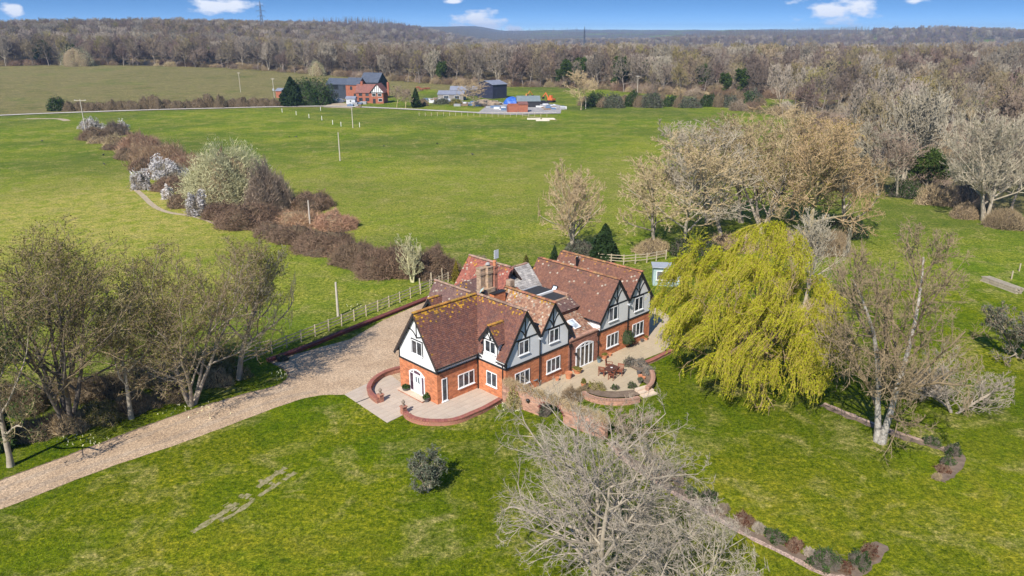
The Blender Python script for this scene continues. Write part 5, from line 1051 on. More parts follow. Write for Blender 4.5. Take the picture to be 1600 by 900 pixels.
for i, (nm, lb, px, by, hw_, hp, kd) in enumerate(B_): bush(nm, lb, px, by, hw_, hp, kd, 300+i, 'hedge bush', HEDGE, .8)
hp_ = smooth_path([(132, 212), (170, 226), (205, 244), (250, 272), (290, 298), (335, 330), (390, 350), (440, 368), (500, 390), (560, 412), (620, 430), (690, 428)], 8); hs_ = np.linspace(0, len(hp_)-1, 44)
for i, t_ in enumerate(hs_):
    q = hp_[int(t_)]; sc_ = .5+.5*i/44; bush('bramble_bush', ('low brown', 'low red brown', 'low dull', 'ragged low')[i % 4]+' tangle in the overgrown hedge, '+ORD[i]+' from its far end', q[0]+random.uniform(-16, 16)*sc_, q[1]+random.uniform(-9, 11)*sc_, random.uniform(20, 34)*sc_+4, random.uniform(12, 22)*sc_, ('bramble', 'bramble', 'hedge', 'bracken', 'twig')[(i*3) % 5] if i < 22 else ('bramble', 'bramble', 'bracken', 'bramble', 'hedge')[(i*3) % 5], 600+i, 'hedge bush', HEDGE, .8)
# brush under the left trees
U_ = [(40, 690, 40, 26), (95, 676, 40, 26), (150, 662, 38, 24), (205, 646, 38, 24), (262, 630, 34, 22), (335, 604, 30, 20), (372, 592, 18, 16), (20, 650, 40, 44), (120, 628, 60, 30), (230, 606, 60, 30), (320, 580, 45, 26)]
UL = ['brush at the foot of the leftmost pale trunk', 'brush below the broad dark trunks by the drive', 'brush right of the broad dark trunks', 'brush below the thin pale tree', 'brush left of the spreading forked tree', 'brush right of the spreading forked tree', 'brush at the foot of the ivy tree by the fence', 'tall brush at the left edge behind the pale trunk', 'wide brush behind the broad dark trunks', 'wide brush behind the thin pale tree', 'brush behind the spreading forked tree']
for i, (px, by, hw_, hp) in enumerate(U_): bush('undergrowth', 'dark '+UL[i], px, by, hw_, hp, ('hedge', 'twig', 'olive', 'hedge')[i % 4], 340+i, 'undergrowth', 'dark brush under the trees left of the drive', .7)
U_ = [(1020, 398, 30, 22, 'twig', 'twiggy brush at the left foot of the big tree group'), (1090, 402, 36, 24, 'green', 'dark green brush under the wide grey oak'), (1150, 396, 36, 28, 'twig', 'brown brush behind the top of the willow'), (1235, 398, 44, 34, 'twig', 'twiggy brush right of the willow top'), (1300, 400, 38, 34, 'hedge', 'brown brush below the orange tree'), (1330, 372, 30, 30, 'green', 'dark green brush on the meadow side of the big tree group'), (1345, 300, 36, 44, 'hedge', 'brown thicket left of the meadow corner'), (1425, 310, 26, 26, 'green', 'low green brush left of the ivy tree'), (1480, 322, 34, 30, 'twig', 'brown brush right of the ivy tree'), (1515, 342, 26, 22, 'hedge', 'brush at the foot of the tall leaning tree'), (1580, 358, 36, 28, 'hedge', 'dark brush right of the tall leaning tree'), (1500, 225, 40, 32, 'greytwig', 'grey round bush in the far right thicket'), (1330, 250, 50, 50, 'twig', 'pale brown thicket behind the meadow corner'), (1400, 225, 46, 40, 'greytwig', 'grey thicket behind the ivy tree'), (1470, 262, 40, 34, 'hedge', 'brown thicket above the ivy tree'), (1590, 270, 40, 40, 'hedge', 'brown thicket behind the tall leaning tree'), (1300, 215, 44, 40, 'greytwig', 'pale grey thicket right behind the big tree group'), (1540, 285, 40, 30, 'dull', 'grey green bush behind the tall leaning tree'), (1285, 505, 34, 30, 'twig', 'brown brush right of the willow'), (1310, 560, 34, 40, 'hedge', 'dark brush between the willow and the birch'), (1430, 620, 46, 34, 'olive', 'olive brush behind the birch trunk'), (905, 402, 26, 22, 'dull', 'grey green brush at the foot of the bare tree behind the roofs'), (752, 418, 12, 18, 'greytwig', 'small mauve bush behind the chimney')]
for i, (px, by, hw_, hp, kd, lb) in enumerate(U_): bush('brush', lb, px, by, hw_, hp, kd, 360+i, 'bush', None, .8)
# lane hedge (left) and field hedge (right)
for i, px in enumerate(range(88, 432, 17)): bush('hedge_bush', ORD[i]+' bush from the left in the brown hedge along the lane', px, 176-px*.022+(.5 if i % 2 else 0), 12, (20 if i in (0, 8, 9, 14, 15) else 13)+(i*7 % 4), 'green' if i == 0 else 'hedge', 400+i, 'hedge bush', 'hedge along the lane', .7)
for i, px in enumerate(range(915, 1190, 15)): bush('hedge_bush', ORD[i]+' bush from the left in the dark hedge closing the green field', px, 166+(i*5 % 4)-(0 if px < 1120 else (px-1120)*.04), 14, 15+(i*5 % 9), ('hedge', 'green', 'hedge', 'dull')[i % 4], 430+i, 'hedge bush', 'hedge closing the green field', .8)
for i, (px, by, hw_, hp, kd, lb) in enumerate([(482, 165, 30, 38, 'green', 'rounded dark evergreen beside the pointed one at the farm'), (505, 162, 11, 20, 'yg', 'bright yellow green bush beside the farm evergreens'), (660, 166, 10, 12, 'hedge', 'small dark bush right of the slim farm conifer'), (690, 163, 12, 8, 'dull', 'low grey bush before the farm sheds'), (712, 165, 10, 9, 'olive', 'olive hedge before the lilac shed'), (1180, 165, 16, 22, 'dull', 'grey green bush at the right end of the far hedge'), (116, 92+12, 22, 32, 'lime', 'pale green round tree at the wood edge beyond the upper field'), (495, 119, 14, 24, 'lime', 'pale lime bush at the wood edge left of the farm')]): bush('bush', lb, px, by, hw_, hp, kd, 460+i, 'bush')
# garden beds
G_ = [(1046, 752, 11, 12, 'red'), (1062, 760, 9, 10, 'greytwig'), (1082, 778, 10, 10, 'green'), (1108, 787, 13, 15, 'green'), (1130, 802, 11, 11, 'greytwig'), (1165, 823, 14, 13, 'red'), (1188, 833, 11, 10, 'pale'), (1214, 850, 14, 13, 'green'), (1243, 862, 12, 14, 'red'), (1268, 872, 10, 10, 'pale'), (1292, 893, 19, 22, 'green'), (1322, 897, 11, 12, 'red'), (1346, 888, 14, 17, 'green'), (1361, 872, 13, 14, 'red')]
GL = ['reddish shrub nearest the house in the long bed', 'grey twiggy shrub second in the long bed', 'low green shrub third in the long bed', 'dark green rounded shrub fourth in the long bed', 'grey twiggy shrub in the long bed right of the dark rounded one', 'red brown shrub halfway down the long bed', 'pale dry shrub halfway down the long bed', 'dark green shrub low in the long bed', 'brown shrub left of the last pale one in the long bed', 'pale dry shrub beside the largest green one', 'largest dark green shrub at the corner of the long bed', 'red shrub at the corner of the long bed', 'round green shrub on the short arm of the bed', 'red brown shrub at the tip of the short arm']
for i, (px, by, hw_, hp, kd) in enumerate(G_): bush('bed_shrub', GL[i], px, by, hw_, hp, kd, 480+i, 'shrub', 'shrubs of the long garden bed')
for i, (px, by, hw_, hp, kd, lb) in enumerate([(1460, 697, 12, 9, 'green', 'green shrub before the corner of the upper right bed'), (1492, 713, 12, 14, 'green', 'tall dark shrub at the corner of the upper right bed'), (1481, 728, 9, 12, 'green', 'dark shrub below the corner of the upper right bed'), (1476, 740, 10, 9, 'red', 'reddish shrub in the short arm of the upper right bed'), (1466, 750, 8, 7, 'hedge', 'last small brown shrub of the upper right bed')]): bush('bed_shrub', lb, px, by, hw_, hp, kd, 500+i, 'shrub', 'shrubs of the upper right bed')
# round the terrace
for i, (px, by, hw_, hp, kd, lb) in enumerate([(935, 612, 10, 12, 'olive', 'clipped olive green bush in the raised bed of the terrace'), (893, 628, 20, 15, 'hedge', 'dull heather bank between the garden wall and the raised bed'), (911, 618, 12, 11, 'hedge', 'dull heather bush at the left end of the raised bed'), (984, 573, 9, 13, 'dull', 'grey green shrub at the top of the lavender bed'), (999, 577, 11, 12, 'lav', 'low grey lavender in the bed right of the table'), (1014, 588, 10, 13, 'lav', 'purple grey lavender at the outer side of the bed'), (961, 611, 5, 7, 'green', 'small green plant in the middle of the raised bed'), (989, 609, 7, 8, 'green', 'green plant at the right end of the raised bed'), (922, 607, 6, 5, 'yg', 'pale flowering plant at the left of the raised bed'), (806, 640, 13, 26, 'yg', 'yellow green leafy shrub against the garden wall'), (849, 650, 12, 16, 'dull', 'dark shrub growing in the archway'), (1054, 511, 10, 9, 'dull', 'low plants at the terrace edge by the willow'), (440, 566, 8, 8, 'green', 'green tuft at the end of the drive wall')]): bush('terrace_shrub', lb, px, by, hw_, hp, kd, 520+i, 'shrub')
def pot(label, px, py, rad, h, kind='terra', plant=None, seed=0):
    loc = furn_loc(px, py); r = empty('plant_pot', loc); tag(r, label, 'pot'); mat = {'terra': TERRA, 'blue': BLUEG, 'grey': plain('dark_stone', (.10, .09, .085), .85)}[kind]
    MB().lathe([(rad*.68, 0), (rad*.95, h*.85), (rad*1.06, h*.85), (rad*1.08, h), (rad*.92, h), (rad*.88, h*.9)], (0, 0, 0), 14).build('pot', mat, r)
    if plant:
        kd, pr, ph = plant; K = {'green': (DKG, COREG), 'red': (REDL, CORE), 'dry': (OLIVEL, CORE), 'grey': (GREYL, COREG)}[kd]; tw, cm, lf = bush_mesh(seed, pr, pr, ph, 300, .2, .008, BK['brown'], K[1], .5, (K[0], 700, .055))
        for nm, me in (('twigs', tw), ('inner_mass', cm), ('leaves', lf)): link(nm, me, r, (0, 0, h*.9 if kd != 'green' or ph < .8 else h*.9+.3))
        if ph >= .8: MB().tube([(0, 0, h*.8), (0, 0, h+.5)], .04).build('stem', BK['brown'], r)
pot('small terracotta pot standing alone near the lower gable windows', 870.8, 594.5, .2, .3)
pot('large terracotta pot with a collar left of the french doors', 888.4, 591, .34, .6); pot('wide shallow terracotta bowl in front of the french doors', 902, 582.5, .42, .42, plant=('dry', .38, .15), seed=1)
pot('terracotta pot with dry stalks beside the raised bed', 911.5, 606, .24, .5, plant=('dry', .16, .4), seed=2); pot('dark blue pot by the right downpipe of the french doors', 936, 566, .22, .42, 'blue', plant=('grey', .16, .15), seed=3)
pot('broad terracotta pot right of the dark blue one', 944.5, 560, .3, .4, plant=('dry', .24, .15), seed=4); pot('small pale pot against the brick wall right of the broad terracotta one', 953, 556, .18, .26)
pot('terracotta pot holding a round green bush against the right gable wall', 977.5, 541.5, .3, .45, plant=('green', .95, 1.25), seed=5); pot('dark pot with a deep red bush beside the round green one', 986, 538.5, .32, .3, 'grey', plant=('red', .55, .55), seed=6)
pot('small terracotta pot near the right corner of the house', 1009.5, 531, .2, .3, plant=('dry', .15, .15), seed=7); pot('dark pot left of the small one at the right house corner', 1003, 534, .18, .28, 'grey')
pot('dark bowl with a green plant left of the front door', 634.6, 612, .33, .42, 'grey', plant=('green', .3, .28), seed=8); pot('dark bowl with a green plant right of the front door', 666.7, 627, .33, .42, 'grey', plant=('green', .3, .28), seed=9)
for i, (px, py) in enumerate([(998, 585), (1000, 591), (1000, 598), (1005, 594)]): pot(('dark brown pot', 'grey pot', 'dark pot with a grey plant', 'pale pot')[i]+(' at the top of the bed beside the steps', ' in the middle of the bed beside the steps', ' nearest the steps', ' on the outer side of the bed by the steps')[i], px, py, .2, .32, ('grey', 'terra', 'grey', 'terra')[i], plant=('grey', .2, .2) if i == 2 else None, seed=20+i)
# climbers on the garden wall
for i in range(7):
    b = -4.3-i*1.45; tw, cm, lf = bush_mesh(560+i, .38, .85, .34, 800, .7, .012, BK['tan'], CORE, .1, None, dirjit=1.2)
    o = place_bush('climbing_plant', (tw, None, None), (*hw(gw_line(b), b), 1.9-.045*i), 'bare tangled climber on the wall top, '+('next to the house', 'second from the house', 'left of the arch', 'over the arch', 'right of the arch', 'near the far end', 'at the far end')[i], 'climber', 'bare climbers on the garden wall', TH)
# flowers in the grass
FL = LM('pale_flower', (.55, .52, .25), (.78, .74, .5)); g = Geo(); r_ = np.random.default_rng(5); C = []
for px, py, sx, sy, n in [(800, 637, 25, 8, 90), (440, 585, 14, 8, 30), (300, 640, 60, 15, 50), (120, 690, 60, 12, 40), (555, 480, 20, 12, 20)]:
    for _ in range(n): q = at(px+r_.normal(0, sx*.5), py+r_.normal(0, sy*.5), 0); C.append((q[0], q[1], .14))
g.add(*leaves_np(np.array(C), .07, r_, 2)); tag(link('flowers', g.mesh('flowers', FL)), 'scattered pale spring flowers in the grass verges', 'flowers', kind='stuff')

# ------------------------------------------------------------------ farm
DARKCLAD = mottled('dark_blue_boards', (.022, .030, .045), (.040, .052, .072), 1.2, .6, .2, .02); SLATEB = mottled('blue_grey_slate', (.045, .055, .078), (.08, .094, .125), 1.0, .6, .2, .02); LILAC = mottled('pale_sheet_roof', (.17, .18, .22), (.235, .245, .29), .6, .5, .1, .01); BARNB = mottled('navy_sheet', (.020, .022, .045), (.034, .036, .066), .8, .55, .1, .01); FARMBR = mottled('farm_brick', (.25, .08, .045), (.35, .125, .07), 1.2, .85, .2, .02); FARMTL = mottled('farm_roof_tile', (.15, .062, .048), (.24, .10, .078), 1.4, .85, .3, .03); GREENR = mottled('grey_green_roof', (.13, .16, .17), (.18, .21, .22), .8, .6)
def gb(name, label, cat, px, py, yaw, L, Wd, eave, ridge, wm, rm, wins=(), gable_m=None, doors=(), off=(0, 0), parent=None, oh=.3):
    """gabled building; front face is local -y; ridge along x. wins: (face, x, z, w, h)"""
    if parent is None:
        b = at(px, py); root = empty(name, b, yaw); tag(root, label, cat)
    else: root = parent
    ox, oy = off; x0, x1, y0, y1 = ox-L/2, ox+L/2, oy, oy+Wd; ym = (y0+y1)/2
    MB().box(x0, y0, -1, x1, y1, eave).build('wall', wm, root)
    for x, s in ((x0, 1), (x1, -1)):
        pl = [(x, y0, eave), (x, y1, eave), (x, ym, ridge)]; MB().prism(pl if s < 0 else pl[::-1], (s*.3, 0, 0)).build('gable', gable_m or wm, root)
    for y, s in ((y0, -1), (y1, 1)):
        sl_ = (ridge-eave)/(Wd/2); ye = y+s*oh; ze = eave-sl_*oh; p = [(x0-oh, ye, ze+.05), (x1+oh, ye, ze+.05), (x1+oh, ym, ridge+.05), (x0-oh, ym, ridge+.05)]
        MB().prism(p if s < 0 else p[::-1], (0, 0, .14)).build('roof', rm, root)
    for face, x, z, w, h in wins:
        if face == 'f': f = MB().box(ox+x-w/2, y0-.06, z, ox+x+w/2, y0+.02, z+h); pn = MB().box(ox+x-w/2+.1, y0-.08, z+.1, ox+x+w/2-.1, y0, z+h-.1)
        elif face == 'l': f = MB().box(x0-.06, oy+x-w/2, z, x0+.02, oy+x+w/2, z+h); pn = MB().box(x0-.08, oy+x-w/2+.1, z+.1, x0, oy+x+w/2-.1, z+h-.1)
        else: f = MB().box(x1-.02, oy+x-w/2, z, x1+.06, oy+x+w/2, z+h); pn = MB().box(x1, oy+x-w/2+.1, z+.1, x1+.08, oy+x+w/2-.1, z+h-.1)
        fo = f.build('window', WHITE if wm not in (DARKCLAD, FARMBR) else TIMBER, root); pn.build('pane', GLASS, fo)
    return root
bh = gb('barn_house', 'tall dark blue boarded barn house with a red brick gable at the farm', 'house', 529, 154.5, -.35, 12.5, 7, 6.6, 9.0, DARKCLAD, SLATEB, [('f', -1.5, 4.2, 3.6, 2.2), ('f', -1.5, 1.0, 3.4, 1.6), ('f', 3.5, 4.4, 1.2, 1.4)])
gb('', '', '', 0, 0, 0, 7, 6.5, 6.8, 9.6, FARMBR, SLATEB, [('f', -.6, 4.4, 1.2, 1.6), ('f', 1.2, 1.2, 1.2, 1.6)], off=(9.2, -2.2), parent=bh); gb('', '', '', 0, 0, 0, 9.5, 9, 7.6, 11.6, DARKCLAD, SLATEB, [], off=(14.5, 4), parent=bh)
fc = gb('farm_cottage', 'red brick farm cottage with a brown tiled roof and timbered white gable', 'house', 573, 161.5, -.12, 9.5, 6.5, 4.6, 7.8, FARMBR, FARMTL, [('f', -2.6, .9, 1.7, 1.4), ('f', .4, .9, 1.7, 1.4), ('f', -2.6, 3.1, 1.5, 1.2), ('f', .4, 3.1, 1.5, 1.2), ('l', 3, 1, 1.2, 1.3)])
W_ = lambda *a: MB().prism(*a)
MB().box(2.6, -1.6, -1, 8.2, 5.5, 4.7).build('wall', FARMBR, fc); W_([(2.4, -1.6, 4.7), (8.4, -1.6, 4.7), (5.4, -1.6, 8.1)], (0, 7, 0)).build('gable', RENDER, fc)
for a, b in (((5.4, -1.6, 8.35), (2.0, -1.6, 4.45)), ((5.4, -1.6, 8.35), (8.8, -1.6, 4.45))):
    W_([(a[0], -2.1, a[2]), (b[0], -2.1, b[2]), (b[0], 6, b[2]), (a[0], 6, a[2])] if b[0] > a[0] else [(b[0], -2.1, b[2]), (a[0], -2.1, a[2]), (a[0], 6, a[2]), (b[0], 6, b[2])], (0, 0, .16)).build('roof', FARMTL, fc)
for x in (3.6, 4.5, 5.4, 6.3, 7.2): MB().beam((x, -1.62, 4.75), (x, -1.62, 8.0-abs(x-5.4)*1.15), .22, .06, (0, -1, 0)).build('timber_beam', TIMBER, fc)
MB().box(2.5, -1.72, 4.4, 8.3, -1.6, 4.8).build('timber_beam', TIMBER, fc)
for x, z in ((4, 3.1), (6.6, 3.1), (6.8, .9)): f = MB().box(x-.9, -1.7, z, x+.9, -1.6, z+1.3).build('window', WHITE, fc); MB().box(x-.8, -1.73, z+.1, x+.8, -1.62, z+1.2).build('pane', GLASS, f)
f = MB().box(3.4, -1.7, -.2, 4.6, -1.6, 2.0).build('door', TIMBER, fc)
MB().box(-3.2, 2.6, 6.5, -2.2, 3.6, 9.2).build('chimney', FARMBR, fc); MB().box(8.8, 2.8, 3, 9.6, 3.8, 8.9).build('chimney', FARMBR, fc)
gb('garden_shed', 'small pale shed with a sloping sheet roof left of the farm cottage', 'shed', 548, 163, -.1, 4, 3, 2.4, 3.2, plain('pale_boards', (.45, .47, .5), .7), LILAC, [('f', 0, .9, 1, .9)])
gb('brick_shed', 'small red brick shed with a pale roof left of the farm evergreens', 'shed', 440, 153, -.3, 6, 5, 3.2, 4.2, FARMBR, LILAC, [('f', 1, .8, 1, 1.2)])
gb('open_shed', 'low farm shed with a pale lilac sheet roof', 'shed', 704, 157, -.12, 12, 7, 2.6, 4.0, plain('grey_boards', (.22, .2, .18), .85), LILAC, [('f', -2, .6, 2.5, 1.5), ('f', 3, .6, 2.5, 1.5)])
gb('long_shed', 'long low dark shed behind the lilac roofed one', 'shed', 738, 150, -.08, 22, 6, 2.8, 4.4, BARNB, LILAC, [])
db = gb('dark_barn', 'tall navy sheeted barn with a shallow grey roof right of the farm tree', 'barn', 781, 154, .75, 9, 11, 6.4, 8.0, BARNB, LILAC, [], oh=.4); MB().box(-2.2, -.06, -.2, 2.2, 0, 4.2).build('door', plain('barn_door', (.03, .032, .055), .6), db)
gb('black_shed', 'low black shed with a grey green roof at the edge of the farm yard', 'shed', 826, 168, .06, 9.5, 6, 2.6, 4.4, plain('black_boards', (.02, .02, .024), .7), GREENR, [])
rs = empty('ruined_brick_shed', at(809, 176), .1); tag(rs, 'small roofless red brick shed at the front of the farm yard', 'shed')
for bx in ((-4, 0, -1, -3.6, 4, 2.6), (-4, 0, -1, 0, .4, 2.3), (.4, 0, -1, 4, .4, 3.0), (3.6, .4, -1, 4, 4, 2.8), (-3.6, 3.6, -1, 3.6, 4, 3.1)): MB().box(*bx).build('wall', FARMBR, rs)
MB().prism([(.3, -.2, 3.0), (4.2, -.2, 3.0), (4.2, 4.2, 3.7), (.3, 4.2, 3.7)], (0, 0, .15)).build('roof', FARMTL, rs)
def excavator(label, px, py, yaw, col):
    r = empty('excavator', at(px, py), yaw); tag(r, label, 'excavator')
    for y in (-1.1, 1.1): MB().lathe([(.1, -.25), (.45, -.25), (.45, .25), (.1, .25)], (0, 0, 0), 10); m = MB().prism([(-1.7, y-.25, .15), (-1.4, y-.25, 0), (1.4, y-.25, 0), (1.7, y-.25, .4), (1.4, y-.25, .8), (-1.4, y-.25, .8), (-1.7, y-.25, .5)], (0, .5, 0)); m.build('track', TIMBER, r)
    MB().box(-1.6, -1.2, .95, 1.2, 1.2, 1.7).build('body', col, r); cb = MB().prism([(.0, -1.1, 1.7), (1.2, -1.1, 1.7), (1.0, -1.1, 3.0), (.1, -1.1, 3.0)], (0, 1.1, 0)).build('cab', col, r); MB().box(.15, -1.13, 2.0, .95, -1.08, 2.8).build('pane', GLASS, cb)
    MB().beam((1.0, .3, 1.5), (2.8, .3, 4.0), .45, .35, (0, 1, 0)).build('boom', col, r); MB().beam((2.7, .3, 4.1), (4.4, .3, 2.2), .35, .3, (0, 1, 0)).build('dipper_arm', col, r); MB().prism([(4.1, -.1, 2.2), (4.9, -.1, 2.1), (4.6, -.1, 1.2), (3.9, -.1, 1.5)], (0, .9, 0)).build('bucket', TIMBER, r)
OR_ = plain('orange_paint', (.50, .22, .04), .5); excavator('orange excavator with its arm raised behind the blue tarpaulin', 821, 157, .6, OR_); excavator('orange red excavator parked right of the black shed', 861, 160, 2.4, plain('red_orange_paint', (.58, .14, .04), .5))
tw, cm, lf = bush_mesh(700, 4.2, 2.6, 2.6, 60, .3, .02, BK['grey'], plain('blue_tarpaulin', (.03, .11, .42), .5), .2, None, core=1.0); o = link('tarpaulin_heap', cm, None, at(803, 163)); tag(o, 'bright blue tarpaulin over a heap beside the dark barn', 'tarpaulin')
tw, cm, lf = bush_mesh(701, 6.5, 3.2, 2.2, 60, .3, .02, BK['grey'], mottled('sand', (.27, .20, .135), (.37, .28, .19), 1.5, .95), .2, None, core=1.0); tag(link('sand_heap', cm, None, at(758, 165)), 'pale brown heap of sand in front of the dark barn', 'heap')
tw, cm, lf = bush_mesh(702, 5, 3, 1.6, 60, .3, .02, BK['grey'], mottled('rubble', (.33, .31, .30), (.56, .54, .52), .9, .95, .8, .2), .2, None, core=1.0); tag(link('rubble_heap', cm, None, at(520, 160)), 'heap of pale rubble before the blue barn house', 'heap')
def car(label, px, py, yaw, col, nm):
    r = empty('parked_car', at(px, py), yaw); tag(r, label, 'car')
    MB().prism([(-2.1, -.85, .35), (2.1, -.85, .35), (2.15, -.85, .75), (1.2, -.85, .95), (-2.1, -.85, 1.0)], (0, 1.7, 0)).build('body', col, r); MB().prism([(-1.8, -.75, .98), (1.15, -.75, .95), (.45, -.75, 1.5), (-1.5, -.75, 1.52)], (0, 1.5, 0)).build('cabin', GLASS, r); MB().box(-1.45, -.7, 1.52, .4, .7, 1.57).build('roof', col, r)
    for x in (-1.3, 1.35):
        for y in (-.86, .86):
            o = MB().lathe([(.2, -.1), (.33, -.1), (.33, .1), (.2, .1)], (0, 0, 0), 12).build('wheel', TIMBER, r, (x, y, .33)); o.rotation_euler = (math.pi/2, 0, 0)
car('white car parked by the sand heap at the farm', 776, 163, .2, WHITE, 'w'); car('dark car parked at the right end of the farm yard', 850, 163, .1, plain('dark_car_paint', (.03, .03, .035), .3), 'd')
for i, (px, py) in enumerate([(834, 187), (848, 189), (857, 187)]): tag(MB().box(-2.4, -.5, 0, 2.4, .5, .35+.2*(i == 0)).box(-2.2, -.3, .35, 2.0, .2, .55).build('plank_stack', plain('fresh_planks', (.60, .54, .45), .8) if i == 0 else MATS['fresh_planks'], None, at(px, py)), ('left', 'middle', 'right')[i]+' of three low stacks of pale planks on the field by the farm yard', 'planks')
mt_ = [plain('clutter_grey', (.30, .30, .31), .7), plain('clutter_white', (.6, .6, .6), .6), plain('clutter_brown', (.22, .15, .10), .8), plain('clutter_blue', (.10, .16, .26), .6)]
for k_ in range(4):
    m = MB(); r_ = np.random.default_rng(70+k_)
    for cx, cy, sx, sy, n_ in ((690, 158, 26, 5, 26), (730, 164, 20, 3, 12), (858, 169, 16, 4, 18), (790, 170, 20, 3, 12), (560, 164, 14, 3, 8)):
        for _ in range(n_//2):
            p = at(cx+r_.normal(0, sx*.6), cy+r_.normal(0, sy*.5)); w, d, h = r_.uniform(.3, 1.6, 3)*(1, 1, .6); m.box(p[0]-w, p[1]-d, p[2]-.1, p[0]+w, p[1]+d, p[2]+h+.1)
    tag(m.build('yard_clutter', mt_[k_]), ('grey', 'white', 'brown', 'blue')[k_]+' scraps, pallets and sheets lying about the farm yard', 'clutter', kind='stuff')
# field posts, cows, crows
for i in range(22):
    px = 655+i*9.5; o = MB().box(-.06, -.06, 0, .06, .06, 1.4).build('fence_post', MATS['grey_wood'], None, at(px, 181.5 if px < 750 else 182.5)); tag(o, ORD[i]+' grey post from the left along the lane before the farm', 'post', 'grey fence posts before the farm')
def skin_body(name, V, E_, Rr, mat, parent, sub=1):
    me = bpy.data.meshes.new(name); me.from_pydata(V, E_, []); me.materials.append(mat); o = link(name, me, parent); o.modifiers.new('Skin', 'SKIN'); me.skin_vertices.new() if not me.skin_vertices else None
    for i, rr in enumerate(Rr): me.skin_vertices[0].data[i].radius = rr if isinstance(rr, tuple) else (rr, rr)
    me.skin_vertices[0].data[0].use_root = True; m = o.modifiers.new('Sub', 'SUBSURF'); m.levels = m.render_levels = sub; return o
def cow(label, px, py, yaw, graze):
    r = empty('cow', at(px, py), yaw); tag(r, label, 'cow', None); hz = .55 if graze else 1.55
    V = [(-.75, 0, 1.15), (0, 0, 1.1), (.7, 0, 1.15), (1.05, 0, 1.2 if graze else 1.4), (1.45, 0, hz+.1), (1.75, 0, hz-.15)]; E_ = [(0, 1), (1, 2), (2, 3), (3, 4), (4, 5)]; Rr = [.36, .42, .36, .2, .17, .11]
    for x, s, b in ((.65, .2, 2), (.65, -.2, 2), (-.75, .22, 0), (-.75, -.22, 0)):
        k = len(V); bend = .05 if x > 0 else -.1; V += [(x, s, .75), (x+bend, s, .42), (x, s, .05)]; E_ += [(b, k), (k, k+1), (k+1, k+2)]; Rr += [.15, .085, .075]
    k = len(V); V += [(-1.12, 0, 1.2), (-1.18, 0, .6)]; E_ += [(0, k), (k, k+1)]; Rr += [.06, .04]
    for s in (-.2, .2): k = len(V); V += [(1.42, s*1.2, hz+.22)]; E_ += [(4, k)]; Rr += [.05]
    skin_body('body', V, E_, Rr, plain('red_brown_hide', (.22, .06, .03), .8), r)
for i, (px, py, yw, gz) in enumerate([(653, 139.5, .2, True), (658, 142, 2.8, False), (664, 141.5, .5, True), (669, 141, 3.4, True)]): cow(('leftmost', 'second', 'third', 'rightmost')[i]+' of four red brown cows in the paddock behind the farm', px, py, yw, gz)
m = MB().tube([(-.22, 0, .18), (-.1, 0, .22), (.08, 0, .24), (.2, 0, .3), (.27, 0, .28)], [.02, .09, .1, .06, .015], 6); m.prism([(-.4, -.03, .14), (-.2, -.05, .16), (-.2, .05, .16), (-.4, .03, .14)], (0, 0, .03)); m.beam((0, .04, .15), (0, .05, 0), .02, .02, (1, 0, 0)); m.beam((0, -.04, .15), (0, -.05, 0), .02, .02, (1, 0, 0)); CR = m.mesh('crow', TIMBER)
for i, (px, py) in enumerate([(66, 222), (162, 244), (163, 258), (298, 262), (452, 215), (463, 215), (600, 230), (738, 243), (683, 226)]): o = link('crow', CR, None, at(px, py)); o.rotation_euler = (0, 0, i*1.3); o.scale = (1.5, 1.5, 1.5); tag(o, 'small black crow standing in the green pasture', 'bird', 'crows in the pasture')

# ------------------------------------------------------------------ poles and pylons
POLE = mottled('pole_wood', (.38, .33, .26), (.54, .48, .40), 1.2, .85)
def utility_pole(label, base, top_y, cross=0, box=False):
    b = at(*base); Hh = zat(base[0], top_y, b[1])[2]-b[2]; r = empty('utility_pole', b); tag(r, label, 'pole'); MB().tube([(0, 0, -.3), (0, 0, Hh)], [.16, .11], 8).build('pole', POLE, r)
    if cross:
        MB().box(-cross, -.06, Hh-.45, cross, .06, Hh-.3).build('crossarm', POLE, r)
        for x in (-cross*.85, 0, cross*.85): MB().lathe([(.07, 0), (.09, .1), (.05, .25)], (x, 0, Hh-.3), 6).build('insulator', plain('grey_ceramic', (.35, .36, .38), .3), r)
    if box: MB().box(-.35, -.5, Hh*.55, .35, -.1, Hh*.55+.9).build('transformer', plain('grey_metal', (.36, .37, .38), .5), r)
    return r
utility_pole('slim pale pole standing alone in the middle of the big field', (531.5, 252), 207); utility_pole('slim pale pole in the field below the farm lane', (551.5, 200), 168); utility_pole('short leaning pole in the brambles of the hedge', (485, 356), 313); utility_pole('pole with a dark top beside the fence of the gravel yard', (528.5, 494), 441); utility_pole('pole with a long crossarm at the far end of the overgrown hedge', (134, 207), 155, 1.9); utility_pole('pole standing in the dry upper field', (376, 144), 113, .8); utility_pole('pole with a transformer left of the farm evergreens', (430, 166), 122, .7, True); utility_pole('thin pole in the hedge right of the far field', (915, 170), 148) ; utility_pole('tall thin pole at the edge of the paddock wood', (995, 160), 118, 1.0)
LAT = plain('pylon_steel', (.13, .15, .18), .5, .3)
